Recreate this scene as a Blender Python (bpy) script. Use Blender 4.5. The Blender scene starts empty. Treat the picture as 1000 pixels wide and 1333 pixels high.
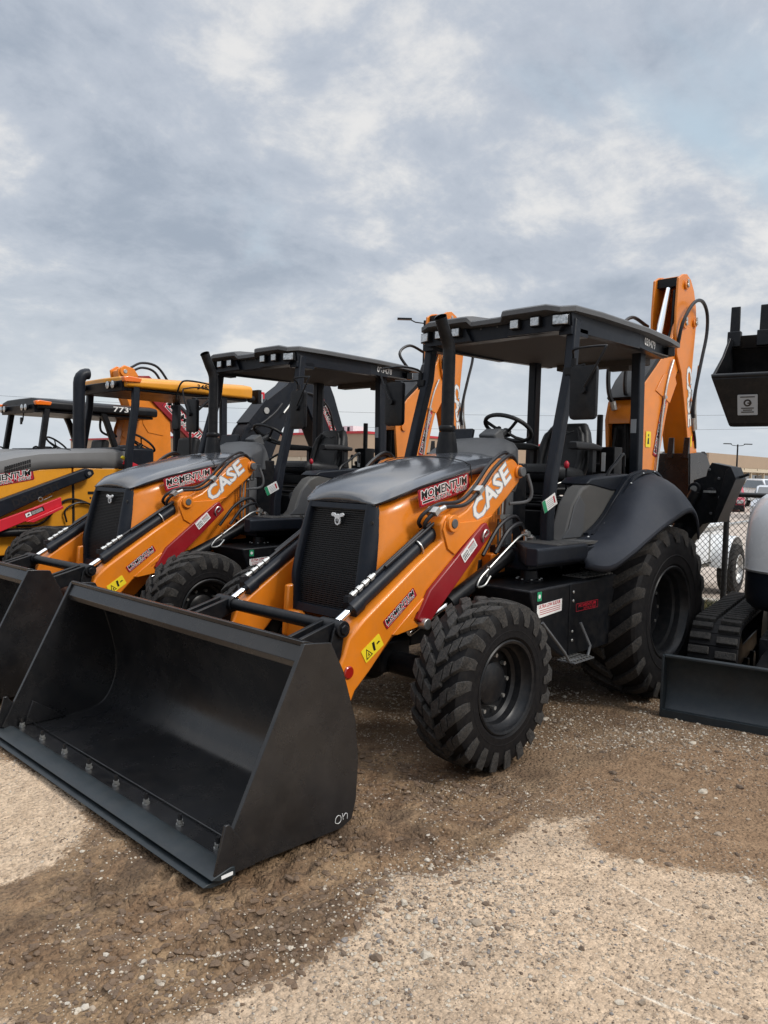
import bpy, math, random
from mathutils import Vector, Matrix, noise
random.seed(7)
PI=math.pi
S=bpy.context.scene
COL=S.collection
V=Vector

# ------------------------------------------------------------------ materials
MATS={}
def mat(name,col,rough=.5,metal=0.,coat=0.,var=.0,vs=6.,bump=0.,bs=40.,dust=0.,spec=.5,emit=0.):
    m=bpy.data.materials.new(name); m.use_nodes=True; nt=m.node_tree; N=nt.nodes; L=nt.links
    b=N['Principled BSDF']; b.inputs['Roughness'].default_value=rough; b.inputs['Metallic'].default_value=metal
    b.inputs['Coat Weight'].default_value=coat; b.inputs['Coat Roughness'].default_value=.12
    b.inputs['Specular IOR Level'].default_value=spec
    b.inputs['Base Color'].default_value=(*col,1)
    if var or bump or dust:
        tc=N.new('ShaderNodeTexCoord')
        n=N.new('ShaderNodeTexNoise'); n.inputs['Scale'].default_value=vs; n.inputs['Detail'].default_value=6; n.inputs['Roughness'].default_value=.65
        L.new(tc.outputs['Object'],n.inputs['Vector'])
        if var or dust:
            r=N.new('ShaderNodeMapRange'); r.inputs[1].default_value=.3; r.inputs[2].default_value=.7
            r.inputs[3].default_value=1-var; r.inputs[4].default_value=1+var
            L.new(n.outputs['Fac'],r.inputs[0])
            mx=N.new('ShaderNodeMix'); mx.data_type='RGBA'; mx.blend_type='MULTIPLY'; mx.inputs[0].default_value=1
            mx.inputs[6].default_value=(*col,1); L.new(r.outputs[0],mx.inputs[7]); out=mx.outputs[2]
            if dust:
                n2=N.new('ShaderNodeTexNoise'); n2.inputs['Scale'].default_value=vs*3.3; n2.inputs['Detail'].default_value=8; n2.inputs['Roughness'].default_value=.75
                L.new(tc.outputs['Object'],n2.inputs['Vector'])
                r2=N.new('ShaderNodeMapRange'); r2.inputs[1].default_value=.42; r2.inputs[2].default_value=.8; r2.inputs[3].default_value=0; r2.inputs[4].default_value=dust
                L.new(n2.outputs['Fac'],r2.inputs[0])
                m2=N.new('ShaderNodeMix'); m2.data_type='RGBA'; L.new(r2.outputs[0],m2.inputs[0]); L.new(out,m2.inputs[6]); m2.inputs[7].default_value=(.20,.17,.14,1); out=m2.outputs[2]
            L.new(out,b.inputs['Base Color'])
            rr=N.new('ShaderNodeMapRange'); rr.inputs[3].default_value=max(.02,rough-.10); rr.inputs[4].default_value=min(1,rough+.16)
            L.new(n.outputs['Fac'],rr.inputs[0]); L.new(rr.outputs[0],b.inputs['Roughness'])
        if bump:
            n3=N.new('ShaderNodeTexNoise'); n3.inputs['Scale'].default_value=bs; n3.inputs['Detail'].default_value=4
            L.new(tc.outputs['Object'],n3.inputs['Vector'])
            bp=N.new('ShaderNodeBump'); bp.inputs['Strength'].default_value=bump; bp.inputs['Distance'].default_value=.01
            L.new(n3.outputs['Fac'],bp.inputs['Height']); L.new(bp.outputs[0],b.inputs['Normal'])
    if emit: b.inputs['Emission Color'].default_value=(*col,1); b.inputs['Emission Strength'].default_value=emit
    MATS[name]=m; return m
ORG=mat('orange_paint',(.72,.208,.010),.33,coat=.3,var=.10,vs=3,dust=.14)
YEL=mat('yellow_paint',(.72,.30,.014),.38,coat=.2,var=.08,vs=3,dust=.10)
NAV=mat('charcoal_plastic',(.0065,.0095,.0155),.38,spec=.24,var=.15,vs=5,dust=.05,bump=.05,bs=300)
DRK=mat('dark_frame_paint',(.004,.005,.007),.36,spec=.24,var=.2,vs=5,dust=.08)
HOOD=mat('grey_hood_paint',(.040,.044,.052),.20,spec=.8,coat=.7,var=.08,vs=3,dust=.03)
FEN=mat('navy_fender_plastic',(.012,.0155,.024),.52,spec=.35,var=.12,vs=5,dust=.05,bump=.08,bs=300)
MATG=mat('matte_grey_plastic',(.085,.088,.092),.55,var=.1,vs=8,bump=.15,bs=200)
PANEL=mat('grey_panel',(.085,.083,.078),.6,var=.1,vs=6,dust=.12)
BUCK=mat('black_bucket_paint',(.0105,.011,.0125),.24,spec=.55,var=.35,vs=2.6,dust=.07,bump=.06,bs=9)
RUB=mat('tyre_rubber',(.005,.005,.006),.60,var=.25,vs=9,dust=.06,spec=.16)
RUBT=mat('tread_rubber',(.024,.0238,.0235),.80,var=.5,vs=22,dust=.30,bump=.5,bs=120,spec=.25)
RUBD=mat('dark_tread_rubber',(.020,.020,.020),.85,var=.4,vs=18,dust=.30,bump=.4,bs=100,spec=.25)
RIM=mat('black_rim_paint',(.007,.008,.010),.34,spec=.28,var=.2,vs=6,dust=.1)
RIMY=mat('yellow_rim_paint',(.6,.25,.014),.4,var=.1)
HOSE=mat('hose_rubber',(.007,.007,.009),.40,var=.2,vs=20)
CHR=mat('chrome_rod',(.75,.76,.78),.12,metal=1)
STL=mat('zinc_fitting',(.50,.50,.48),.35,metal=.85,var=.2,vs=30)
RED=mat('red_paint',(.24,.005,.010),.38,coat=.2,var=.12,vs=4,dust=.06)
REDB=mat('bright_red_paint',(.55,.015,.03),.4,coat=.2,var=.08,vs=4)
WHT=mat('white_print',(.78,.78,.76),.5)
BLK=mat('black_print',(.008,.008,.009),.45)
REDP=mat('red_print',(.42,.008,.025),.45)
YELP=mat('yellow_print',(.80,.62,.02),.5)
GRNP=mat('green_print',(.02,.26,.12),.5)
BLUP=mat('blue_grey_print',(.30,.33,.36),.5)
REFL=mat('red_reflector',(.30,.012,.008),.18,coat=1)
LENS=mat('lamp_lens',(.50,.52,.53),.12,metal=.55,var=.5,vs=60,coat=1)
AMB=mat('amber_lens',(.80,.16,.01),.2,coat=1)
VIN=mat('black_vinyl',(.010,.011,.013),.48,var=.2,vs=10,bump=.25,bs=60)
HEADL=mat('roof_lining',(.075,.066,.06),.8,var=.15,vs=5)
GRL=mat('grille_mesh',(.010,.011,.013),.5)
WHP=mat('white_paint',(.76,.78,.79),.25,coat=.5,var=.05,vs=3)
BLG=mat('blade_paint',(.014,.020,.024),.40,spec=.38,var=.2,vs=4,dust=.08)
CARR=mat('red_car_paint',(.42,.015,.04),.3,coat=.6)
CARW=mat('silver_car_paint',(.55,.57,.60),.3,coat=.6)
GLS=mat('dark_glass',(.03,.035,.04),.08,coat=1)

# ------------------------------------------------------------------ mesh builder
def catmull(P,k=6,closed=False):
    P=[V(p) for p in P]; n=len(P); out=[]
    if n<3: return P
    segs=n if closed else n-1
    for i in range(segs):
        p0=P[(i-1)%n] if (closed or i>0) else P[0]*2-P[1]
        p1=P[i]; p2=P[(i+1)%n]
        p3=P[(i+2)%n] if (closed or i+2<n) else P[-1]*2-P[-2]
        for j in range(k):
            t=j/k
            out.append(.5*((2*p1)+(p2-p0)*t+(2*p0-5*p1+4*p2-p3)*t*t+(3*p1-p0-3*p2+p3)*t**3))
    if not closed: out.append(P[-1])
    return out
TXT={}
class MB:
    def __init__(s): s.v=[];s.f=[];s.m=[]
    def add(s,vs,fs,mi=0):
        o=len(s.v); s.v+= [tuple(v) for v in vs]; s.f+=[tuple(o+i for i in f) for f in fs]; s.m+=[mi]*len(fs); return s
    def box(s,c,d,M=None,mi=0):
        c=V(c); q=[V((a*d[0]/2,b*d[1]/2,e*d[2]/2)) for a in(-1,1) for b in(-1,1) for e in(-1,1)]
        if M is not None: q=[M@p for p in q]
        return s.add([c+p for p in q],[(0,1,3,2),(4,6,7,5),(0,4,5,1),(2,3,7,6),(0,2,6,4),(1,5,7,3)],mi)
    def bx(s,x0,x1,y0,y1,z0,z1,mi=0): return s.box(((x0+x1)/2,(y0+y1)/2,(z0+z1)/2),(abs(x1-x0),abs(y1-y0),abs(z1-z0)),None,mi)
    def prism(s,pts,y0,y1,mi=0,ax='y'):
        n=len(pts)
        def mk(p,t):
            return (p[0],t,p[1]) if ax=='y' else ((t,p[0],p[1]) if ax=='x' else (p[0],p[1],t))
        a=sum(pts[i][0]*pts[(i+1)%n][1]-pts[(i+1)%n][0]*pts[i][1] for i in range(n))
        if a<0: pts=list(pts)[::-1]
        if y1<y0: y0,y1=y1,y0
        vs=[mk(p,y0) for p in pts]+[mk(p,y1) for p in pts]
        fl=[tuple(range(n)),tuple(range(2*n-1,n-1,-1))]+[(i,n+i,n+(i+1)%n,(i+1)%n) for i in range(n)]
        if ax!='y': fl=[f[::-1] for f in fl]
        return s.add(vs,fl,mi)
    def tube(s,P,r,n=8,mi=0,smooth=0,closed=False,cap=True):
        P=catmull(P,smooth,closed) if smooth else [V(p) for p in P]
        R=r if isinstance(r,(list,tuple)) else [r]*len(P)
        if len(R)!=len(P): R=[R[min(len(R)-1,int(i*len(R)/len(P)))] for i in range(len(P))]
        vs=[];m=len(P); up=None
        for i,p in enumerate(P):
            a=P[(i-1)%m] if (closed or i>0) else p; b=P[(i+1)%m] if (closed or i<m-1) else p
            t=(b-a).normalized()
            if up is None:
                up=t.cross(V((0,0,1)));
                if up.length<.1: up=t.cross(V((1,0,0)))
                up.normalize()
            else:
                up=(up-t*up.dot(t)).normalized()
            w=t.cross(up)
            for k in range(n):
                an=2*PI*k/n+PI/n; vs.append(p+(up*math.cos(an)+w*math.sin(an))*R[i])
        fs=[]
        for i in range(m if closed else m-1):
            for k in range(n):
                a=i*n+k;b=i*n+(k+1)%n;c=((i+1)%m)*n+(k+1)%n;d=((i+1)%m)*n+k
                fs.append((a,b,c,d))
        if cap and not closed: fs+=[tuple(range(n))[::-1],tuple(range((m-1)*n,m*n))]
        return s.add(vs,fs,mi)
    def bar(s,P,w,d,side,mi=0):
        # rectangular section swept along P, w across 'side' direction, d across the other
        P=[V(p) for p in P]; vs=[]
        for i,p in enumerate(P):
            t=(P[min(i+1,len(P)-1)]-P[max(i-1,0)]).normalized(); a=V(side); a=(a-t*a.dot(t)).normalized(); b=t.cross(a)
            vs+=[p+a*w/2+b*d/2,p-a*w/2+b*d/2,p-a*w/2-b*d/2,p+a*w/2-b*d/2]
        fs=[]
        for i in range(len(P)-1):
            for k in range(4): fs.append((i*4+k,i*4+(k+1)%4,(i+1)*4+(k+1)%4,(i+1)*4+k))
        e=(len(P)-1)*4; fs+=[(3,2,1,0),(e,e+1,e+2,e+3)]
        return s.add(vs,fs,mi)
    def cyl(s,a,b,r,r2=None,n=20,mi=0): return s.tube([a,b],[r,r if r2 is None else r2],n,mi)
    def lathe(s,prof,c=(0,0,0),n=48,mi=0,ax='y',close=False):
        vs=[];m=len(prof);c=V(c)
        for k in range(n):
            a=2*PI*k/n
            for (t,r) in prof:
                if ax=='y': p=V((r*math.cos(a),t,r*math.sin(a)))
                elif ax=='x': p=V((t,r*math.cos(a),r*math.sin(a)))
                else: p=V((r*math.cos(a),r*math.sin(a),t))
                vs.append(c+p)
        fs=[]
        for k in range(n):
            for i in range(m if close else m-1):
                a=k*m+i;b=k*m+(i+1)%m;c2=((k+1)%n)*m+(i+1)%m;d=((k+1)%n)*m+i
                fs.append((a,d,c2,b) if ax!='y' else (a,b,c2,d))
        return s.add(vs,fs,mi)
    def loft(s,secs,mi=0,cap=True,closed=True):
        n=len(secs[0]); vs=[p for q in secs for p in q]; fs=[]
        for i in range(len(secs)-1):
            for k in range(n if closed else n-1):
                fs.append((i*n+k,i*n+(k+1)%n,(i+1)*n+(k+1)%n,(i+1)*n+k))
        if cap and closed: fs+=[tuple(range(n))[::-1],tuple(range((len(secs)-1)*n,len(secs)*n))]
        return s.add(vs,fs,mi)
    def text(s,t,o,u,v,n,w,h,lift=.0,off=.0,mi=0,shear=0.,ext=.0012):
        """text t filling a w x h box whose lower left corner is o, in the plane u,v with normal n"""
        key=(t,off,shear)
        if key not in TXT:
            cu=bpy.data.curves.new('t','FONT'); cu.body=t; cu.size=1; cu.offset=off; cu.shear=shear; cu.resolution_u=2
            ob=bpy.data.objects.new('t',cu); COL.objects.link(ob)
            dg=bpy.context.evaluated_depsgraph_get(); me=bpy.data.meshes.new_from_object(ob.evaluated_get(dg))
            bpy.data.objects.remove(ob)
            vs=[tuple(q.co) for q in me.vertices]; fs=[tuple(p.vertices) for p in me.polygons]
            bpy.data.meshes.remove(me); bpy.data.curves.remove(cu)
            cu=bpy.data.curves.new('t','FONT'); cu.body=t; cu.size=1; cu.offset=0; cu.shear=shear
            ob=bpy.data.objects.new('t',cu); COL.objects.link(ob)
            dg=bpy.context.evaluated_depsgraph_get(); me=bpy.data.meshes.new_from_object(ob.evaluated_get(dg)); bpy.data.objects.remove(ob)
            xs=[q.co.x for q in me.vertices]; ys=[q.co.y for q in me.vertices]
            bpy.data.meshes.remove(me); bpy.data.curves.remove(cu)
            TXT[key]=(vs,fs,min(xs),max(xs),min(ys),max(ys))
        vs,fs,x0,x1,y0,y1=TXT[key]; o=V(o);u=V(u).normalized();v=V(v).normalized();n=V(n).normalized()
        P=[o+u*((a-x0)/(x1-x0)*w)+v*((b-y0)/(y1-y0)*h)+n*lift for a,b,_ in vs]
        # keep normals toward n
        return s.add(P,fs,mi)
    def plate(s,pts,o,u,v,n,lift=0,mi=0,th=.0015):
        o=V(o);u=V(u).normalized();v=V(v).normalized();n=V(n).normalized()
        k=len(pts); top=[o+u*a+v*b+n*(lift+th) for a,b in pts]; bot=[o+u*a+v*b+n*lift for a,b in pts]
        return s.add(top+bot,[tuple(range(k)),tuple(range(2*k-1,k-1,-1))]+[(i,k+i,k+(i+1)%k,(i+1)%k) for i in range(k)],mi)
def rrect(w,h,r,x=0,y=0,k=4):
    out=[]
    for cx,cy,a0 in((w-r,r,-PI/2),(w-r,h-r,0),(r,h-r,PI/2),(r,r,PI)):
        for j in range(k+1):
            a=a0+PI/2*j/k; out.append((x+cx+r*math.cos(a),y+cy+r*math.sin(a)))
    return out
def circ(r,n=16,x=0,y=0): return [(x+r*math.cos(2*PI*i/n),y+r*math.sin(2*PI*i/n)) for i in range(n)]
def arcpts(cx,cy,r,a0,a1,k): return [(cx+r*math.cos(math.radians(a0+(a1-a0)*i/k)),cy+r*math.sin(math.radians(a0+(a1-a0)*i/k))) for i in range(k+1)]

NOSPLIT={'grille','lettering','decal','fleet_number','hood_vent','step_tread','wire_mesh','track','tyre','tread','instruction_label','warning_label','fuel_label','green_label','bull_emblem','data_plate','paper_tag','seat_emblem','chalk_mark','grass','gravel','wheel','rim','step','canopy_frame','wall','walkway_canopy','track_frame','filler_cap','hydraulic_line','swing_frame','white_tag','work_light','reflector','rooftop_unit','panel_gap','rear_light','digging_bucket','loader_bucket','bucket'}
def clusters(mb):
    n=len(mb.v); p=list(range(n))
    def f(i):
        while p[i]!=i: p[i]=p[p[i]]; i=p[i]
        return i
    for q in mb.f:
        r=f(q[0])
        for i in q[1:]:
            s=f(i)
            if s!=r: p[s]=r
    bb={}
    for i,v in enumerate(mb.v):
        r=f(i); c=bb.get(r)
        if c is None: bb[r]=[list(v),list(v)]
        else:
            for k in range(3): c[0][k]=min(c[0][k],v[k]); c[1][k]=max(c[1][k],v[k])
    ks=list(bb)
    if len(ks)>60: return None
    g={k:k for k in ks}
    def h(i):
        while g[i]!=i: i=g[i]
        return i
    for i,k in enumerate(ks):
        for l in ks[i+1:]:
            A_,B_=bb[k],bb[l]
            if all(A_[0][t]-.004<=B_[1][t] and B_[0][t]-.004<=A_[1][t] for t in range(3)):
                x,y=h(k),h(l)
                if x!=y: g[y]=x
    out={}
    for q,m in zip(mb.f,mb.m): out.setdefault(h(f(q[0])),[]).append((q,m))
    if not 1<len(out)<=14: return None
    res=[]
    for L in out.values():
        o=MB(); mp={}
        for q,m in L:
            t=[]
            for i in q:
                if i not in mp: mp[i]=len(o.v); o.v.append(mb.v[i])
                t.append(mp[i])
            o.f.append(tuple(t)); o.m.append(m)
        res.append(o)
    return res
def obj(name,mb,mats,parent=None,bevel=0,smooth=40,label=None,cat=None,group=None,kind=None,seg=2):
    if parent is not None and name not in NOSPLIT:
        cs=clusters(mb)
        if cs:
            cs.sort(key=lambda c:-len(c.f)); return [obj1(name,c,mats,parent,bevel,smooth,None,None,None,None,seg) for c in cs][0]
    return obj1(name,mb,mats,parent,bevel,smooth,label,cat,group,kind,seg)
def obj1(name,mb,mats,parent=None,bevel=0,smooth=40,label=None,cat=None,group=None,kind=None,seg=2):
    me=bpy.data.meshes.new(name); me.from_pydata(mb.v,[],mb.f)
    if not isinstance(mats,(list,tuple)): mats=[mats]
    for m in mats: me.materials.append(m)
    me.polygons.foreach_set('material_index',mb.m); me.validate(); me.update()
    if smooth:
        me.shade_smooth(); me.set_sharp_from_angle(angle=math.radians(smooth))
    o=bpy.data.objects.new(name,me); COL.objects.link(o)
    if parent is not None: o.parent=parent
    if bevel:
        b=o.modifiers.new('bevel','BEVEL'); b.width=bevel; b.segments=seg; b.limit_method='ANGLE'; b.angle_limit=math.radians(35); b.harden_normals=False
    return tag(o,label,cat,group,kind)
def tag(o,label=None,cat=None,group=None,kind=None):
    if label:o['label']=label
    if cat:o['category']=cat
    if group:o['group']=group
    if kind:o['kind']=kind
    return o
def empty(name,loc=(0,0,0),rz=0,parent=None):
    e=bpy.data.objects.new(name,None); e.location=loc; e.rotation_euler=(0,0,rz); COL.objects.link(e); e.empty_display_size=.2
    if parent is not None: e.parent=parent
    return e
KIDS={}
def tree(o,parent=None):
    c=o.copy(); COL.objects.link(c)
    if parent is not None: c.parent=parent
    for ch in list(o.children): tree(ch,c)
    return c
def mirY(P): return [(p[0],-p[1],p[2]) for p in P]

# ------------------------------------------------------------------ decals
def momentum(parent,o,u,v,n,w,h,full=True,name='decal'):
    """red sticker with black and white lettering"""
    d=MB(); r=h*.12
    d.plate(rrect(w,h,r),o,u,v,n,0,0)
    d.plate(rrect(w*.985,h*.94,r*.9,w*.0075,h*.03),o,u,v,n,.0016,3,.0006)
    d.plate(rrect(w*.965,h*.87,r*.8,w*.0175,h*.065),o,u,v,n,.0023,0,.0006)
    O=V(o);u=V(u).normalized();v=V(v).normalized()
    a=O+u*w*.05+v*h*.43
    d.text('MOMENTUM',a,u,v,n,w*.90,h*.46,.0033,.085,1,.12); d.text('MOMENTUM',a,u,v,n,w*.90,h*.46,.0046,.020,2,.12)
    d.plate([(w*.05,h*.16),(w*.27,h*.16),(w*.27,h*.33),(w*.05,h*.33)],o,u,v,n,.0032,1,.0004)
    d.plate([(w*.06,h*.19),(w*.265,h*.19),(w*.265,h*.30),(w*.06,h*.30)],o,u,v,n,.0038,2,.0004)
    a=O+u*w*.29+v*h*.12
    d.text('RENTAL & SALES',a,u,v,n,w*.64,h*.23,.0033,.08,1,.12); d.text('RENTAL & SALES',a,u,v,n,w*.64,h*.23,.0046,.008,2,.12)
    return obj(name,d,[REDP,WHT,BLK,BLK],parent,smooth=0)
def warn(parent,o,u,v,n,w,h,name='warning_label'):
    d=MB(); d.plate(rrect(w,h,h*.08),o,u,v,n,0,0)
    if w>h*1.3:
        d.plate([(w*.06,h*.15),(w*.42,h*.15),(w*.24,h*.85)],o,u,v,n,.0016,1,.0004); d.plate([(w*.12,h*.22),(w*.36,h*.22),(w*.24,h*.70)],o,u,v,n,.0021,0,.0004)
        d.plate([(w*.2,h*.28),(w*.29,h*.28),(w*.26,h*.55)],o,u,v,n,.0026,1,.0003)
        d.plate([(w*.50,h*.25),(w*.60,h*.2),(w*.63,h*.5),(w*.68,h*.8),(w*.56,h*.85),(w*.52,h*.55)],o,u,v,n,.0016,1,.0004)
        d.plate([(w*.72,h*.45),(w*.92,h*.45),(w*.86,h*.58),(w*.74,h*.55)],o,u,v,n,.0016,1,.0004)
    else:
        d.plate([(w*.3,h*.2),(w*.7,h*.2),(w*.62,h*.6),(w*.4,h*.6)],o,u,v,n,.0016,1,.0004); d.plate(circ(w*.12,10,w*.5,h*.75),o,u,v,n,.0016,1,.0004)
    return obj(name,d,[YELP,BLK],parent,smooth=0)
U=(-1,0,0);W=(0,0,1);NY=(0,1,0)

# ------------------------------------------------------------------ wheels
def make_wheel(name,R,Wd,rr,nl,parent,loc,flip,rimmat,tread,three=True,depth=.12,hub=.13):
    """rim disc mesh with tyre and rim children, axle along local y, outside = +y"""
    w=MB(); yo=Wd*.44
    yd=yo-depth
    w.lathe([(yd-.03,.0),(yd+.05,.0),(yd+.05,hub*.8),(yd+.035,hub),(yd-.0,hub+.004),(yd,rr*.80),(yd-.02,rr*.84),(yd-.03,rr*.80)],n=40)
    for i in range(10):
        a=2*PI*i/10; c=V((math.cos(a)*(hub+.04),0,math.sin(a)*(hub+.04)))
        w.cyl(c+V((0,yd-.005,0)),c+V((0,yd+.028,0)),.013,n=6,mi=1)
    W_=obj('wheel',w,[rimmat,STL],parent,smooth=35)
    W_.location=loc; W_.rotation_euler=(0,0,PI if flip else 0)
    r=MB()
    r.lathe([(yo+.012,rr+.02),(yo+.018,rr+.012),(yo+.012,rr-.002),(yo-.03,rr-.012),(yo-.045,rr-.03),(yo-.085,rr-.035),(yo-.10,rr-.055),(yd-.0,rr*.80),(-yo*.6,rr*.80),(-yo,rr),(-yo-.01,rr+.02)],n=64)
    obj('rim',r,rimmat,W_,smooth=40)
    t=MB(); h=.035 if three else .045; rb=R-h
    pr=[(yo-.01,rr-.005),(yo+.005,rr+.02),(yo+.02,rr+.035),(Wd*.5,rr+(R-rr)*.38),(Wd*.5,rr+(R-rr)*.58),(Wd*.475,rb-.03),(Wd*.43,rb-.008),(Wd*.3,rb+.002),(0,rb+.006)]
    prof=pr+[(-a,b) for a,b in pr[-2::-1]]
    t.lathe(prof,n=96)
    # raised ring on the sidewall
    for k in (0.30,):
        rk=rr+(R-rr)*k; t.lathe([(Wd*.497,rk-.006),(Wd*.507,rk),(Wd*.497,rk+.006)],n=64)
    nmap=[(.015,0.),(.16,0.),(.30,0.),(.42,0.)]
    for side in(1,-1):
        for i in range(nl):
            th0=2*PI*(i+(0 if side>0 else .5))/nl
            sweep=.30 if three else .40
            segs=[(.01,.17),(.19,.31),(.33,.475)] if three else [(.0,.475)]
            for q,(f0,f1) in enumerate(segs):
                K=2 if three else 7
                ring=[]
                for j in range(K+1):
                    f=f0+(f1-f0)*j/K; y=f*Wd
                    th=th0+sweep*(f/.5)**1.1*(.5/ (R)) *1.1
                    if three: th+=(.0,.028,.012)[q]
                    aw=(.088,.080,.070)[q]/R*.5 if three else .082/R*.5
                    if not three: aw*=1+.35*(1-f/.475)*0
                    rt=R-.003-.016*(f/.475)**3
                    rbm=rb-.006-.02*(f/.475)**3
                    ang=[(th-aw*1.25,rbm),(th-aw,rt),(th+aw,rt),(th+aw*1.25,rbm)]
                    ring.append([(r_*math.cos(a)*1,side*y,r_*math.sin(a)) for a,r_ in ang])
                if q==len(segs)-1:   # shoulder runs down the side wall
                    f=.475; y=.498*Wd
                    last=[]
                    th=th0+sweep*(.5/R)*1.15+(.012 if three else 0)
                    for a,r_ in ((th-aw*1.1,rb-.07),(th-aw*.8,rb-.045),(th+aw*.8,rb-.045),(th+aw*1.1,rb-.07)):
                        last.append((r_*math.cos(a),side*(y+.004),r_*math.sin(a)))
                    ring.append(last)
                    ring.append([(r_*math.cos(a)*1.,side*(y+.006),r_*math.sin(a)) for a,r_ in ((th-aw*.9,R-.135),(th-aw*.6,R-.125),(th+aw*.6,R-.125),(th+aw*.9,R-.135))])
                o=len(t.v); fs=[];n=len(ring)
                for j in range(n-1):
                    for k in range(3):
                        a=j*4+k; qd=(a,a+1,a+5,a+4); fs.append(qd if side>0 else qd[::-1])
                c0=(3,2,1,0); c1=((n-1)*4,(n-1)*4+1,(n-1)*4+2,(n-1)*4+3)
                fs+= [c0,c1] if side>0 else [c0[::-1],c1[::-1]]
                t.add([p for rg in ring for p in rg],fs,1)
    T=obj('tyre',t,[RUB,tread],W_,smooth=30)
    if True:
        bv=T.modifiers.new('b','BEVEL'); bv.width=.003; bv.segments=1; bv.limit_method='ANGLE'; bv.angle_limit=math.radians(50)
    T.rotation_euler=(0,random.random()*6,0)
    return W_

# ------------------------------------------------------------------ loader bucket
def make_bucket(parent,name='loader_bucket'):
    b=MB(); Y0,Y1=-1.16,1.12
    side=[(4.10,.125),(3.674,.967),(3.519,.95),(3.441,.81),(3.358,.568),(3.334,.379),(3.343,.19),(3.368,.10),(3.43,.075),(3.941,.085),(4.05,.10)]
    for y in (Y0,Y1): b.prism(side,y-.012,y+.012)
    # curved shell
    cen=[(4.05,.114),(3.80,.117),(3.62,.12),(3.47,.16),(3.395,.28),(3.375,.42),(3.40,.57),(3.455,.75),(3.53,.89),(3.60,.935),(3.665,.945)]
    cp=[(p.x,p.z) for p in catmull([(a,0,c) for a,c in cen],6)]
    n=len(cp); inn=[];out=[]
    for i,(x,z) in enumerate(cp):
        x0,z0=cp[max(0,i-1)];x1,z1=cp[min(n-1,i+1)]; t=V((x1-x0,z1-z0)).normalized(); nn=V((t.y,-t.x))
        inn.append((x,z)); out.append((x-nn.x*.014,z-nn.y*.014))
    b2=MB(); vs=[]
    for y in (Y0+.01,Y1-.01):
        vs+=[(x,y,z) for x,z in inn]+[(x,y,z) for x,z in out]
    fs=[]
    for i in range(n-1):
        fs.append((i,i+1,2*n+i+1,2*n+i)); fs.append((n+i,3*n+i,3*n+i+1,n+i+1))
    fs.append((0,2*n,3*n,n)); fs.append((n-1,2*n-1,4*n-1,3*n-1))
    b.add(vs,[f[::-1] for f in fs])
    # top stiffening channel
    b.prism([(3.665,.955),(3.70,.89),(3.695,.86),(3.60,.84),(3.56,.90),(3.60,.945)],Y0+.012,Y1-.012)
    b.prism([(3.655,.975),(3.675,.975),(3.675,.955),(3.60,.957)],Y0+.0,Y1-.0)
    # weld beads, corner gussets
    b.tube([(3.93,Y0+.03,.126),(3.93,Y1-.03,.126)],.005,6)
    for y,s in((Y0+.012,1),(Y1-.012,-1)):
        b.prism([(3.98,.12),(3.72,.12),(3.93,.26)],y,y+s*.03)
    b.tube([(x,Y0+.016,z) for x,z in inn[10:46]],.005,6)
    # side cutters
    b.prism([(4.13,.10),(4.04,.09),(3.93,.09),(3.93,.12),(4.06,.30),(4.08,.30)],Y1+.0125,Y1+.026)
    b.prism([(4.13,.10),(4.04,.09),(3.93,.09),(3.93,.12),(4.06,.30),(4.08,.30)],Y0-.0125,Y0-.026)
    B=obj(name,b,BUCK,parent,bevel=.004,smooth=35)
    e=MB(); e.prism([(4.13,.108),(4.145,.100),(4.10,.082),(4.03,.082),(4.035,.121),(4.055,.124)],Y0-.03,Y1+.03)
    e.prism([(4.15,.080),(4.17,.073),(4.13,.058),(4.03,.058),(4.03,.0825),(4.09,.0825)],Y0-.01,Y1+.01)
    obj('cutting_edge',e,BLG,B,bevel=.003)
    for k in range(8):
        m=MB(); y=.97-.298*k
        m.cyl((3.995,y,.114),(3.995,y,.122),.018,n=12,mi=1); m.cyl((3.995,y,.125),(3.995,y,.139),.015,n=6,mi=1); m.cyl((3.995,y,.121),(3.995,y,.166),.010,n=8)
        obj('bolt',m,[BUCK,STL],B,smooth=30)
    # chalk mark on the outside
    c=MB()
    for P in ([(3.53,.10),(3.50,.085),(3.475,.10),(3.475,.135),(3.50,.15),(3.525,.135),(3.53,.10)],[(3.46,.155),(3.45,.10)],[(3.45,.125),(3.43,.145),(3.41,.135),(3.41,.095)]):
        c.tube([(3.425+(x-3.45)*.62,Y1+.0135,.125+(z-.12)*.58) for x,z in P],.0013,4,smooth=3)
    obj('chalk_mark',c,WHT,B)
    l=MB(); l.plate(rrect(.055,.014,.003),(4.10,Y1+.0305,.091),(-1,0,0.02),W,NY,0,0); obj('white_tag',l,WHT,B,smooth=0)
    return B

def lamp(parent,c,w=.085,h=.075,d=.06,rz=0):
    m=MB(); M=Matrix.Rotation(rz,4,'Z')
    m.box(c,(d,w,h),M,0); m.box(V(c)+M@V((d/2+.003,0,0)),(.008,w*.84,h*.84),M,1)
    return obj('work_light',m,[DRK,LENS],parent,bevel=.008)

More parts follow.
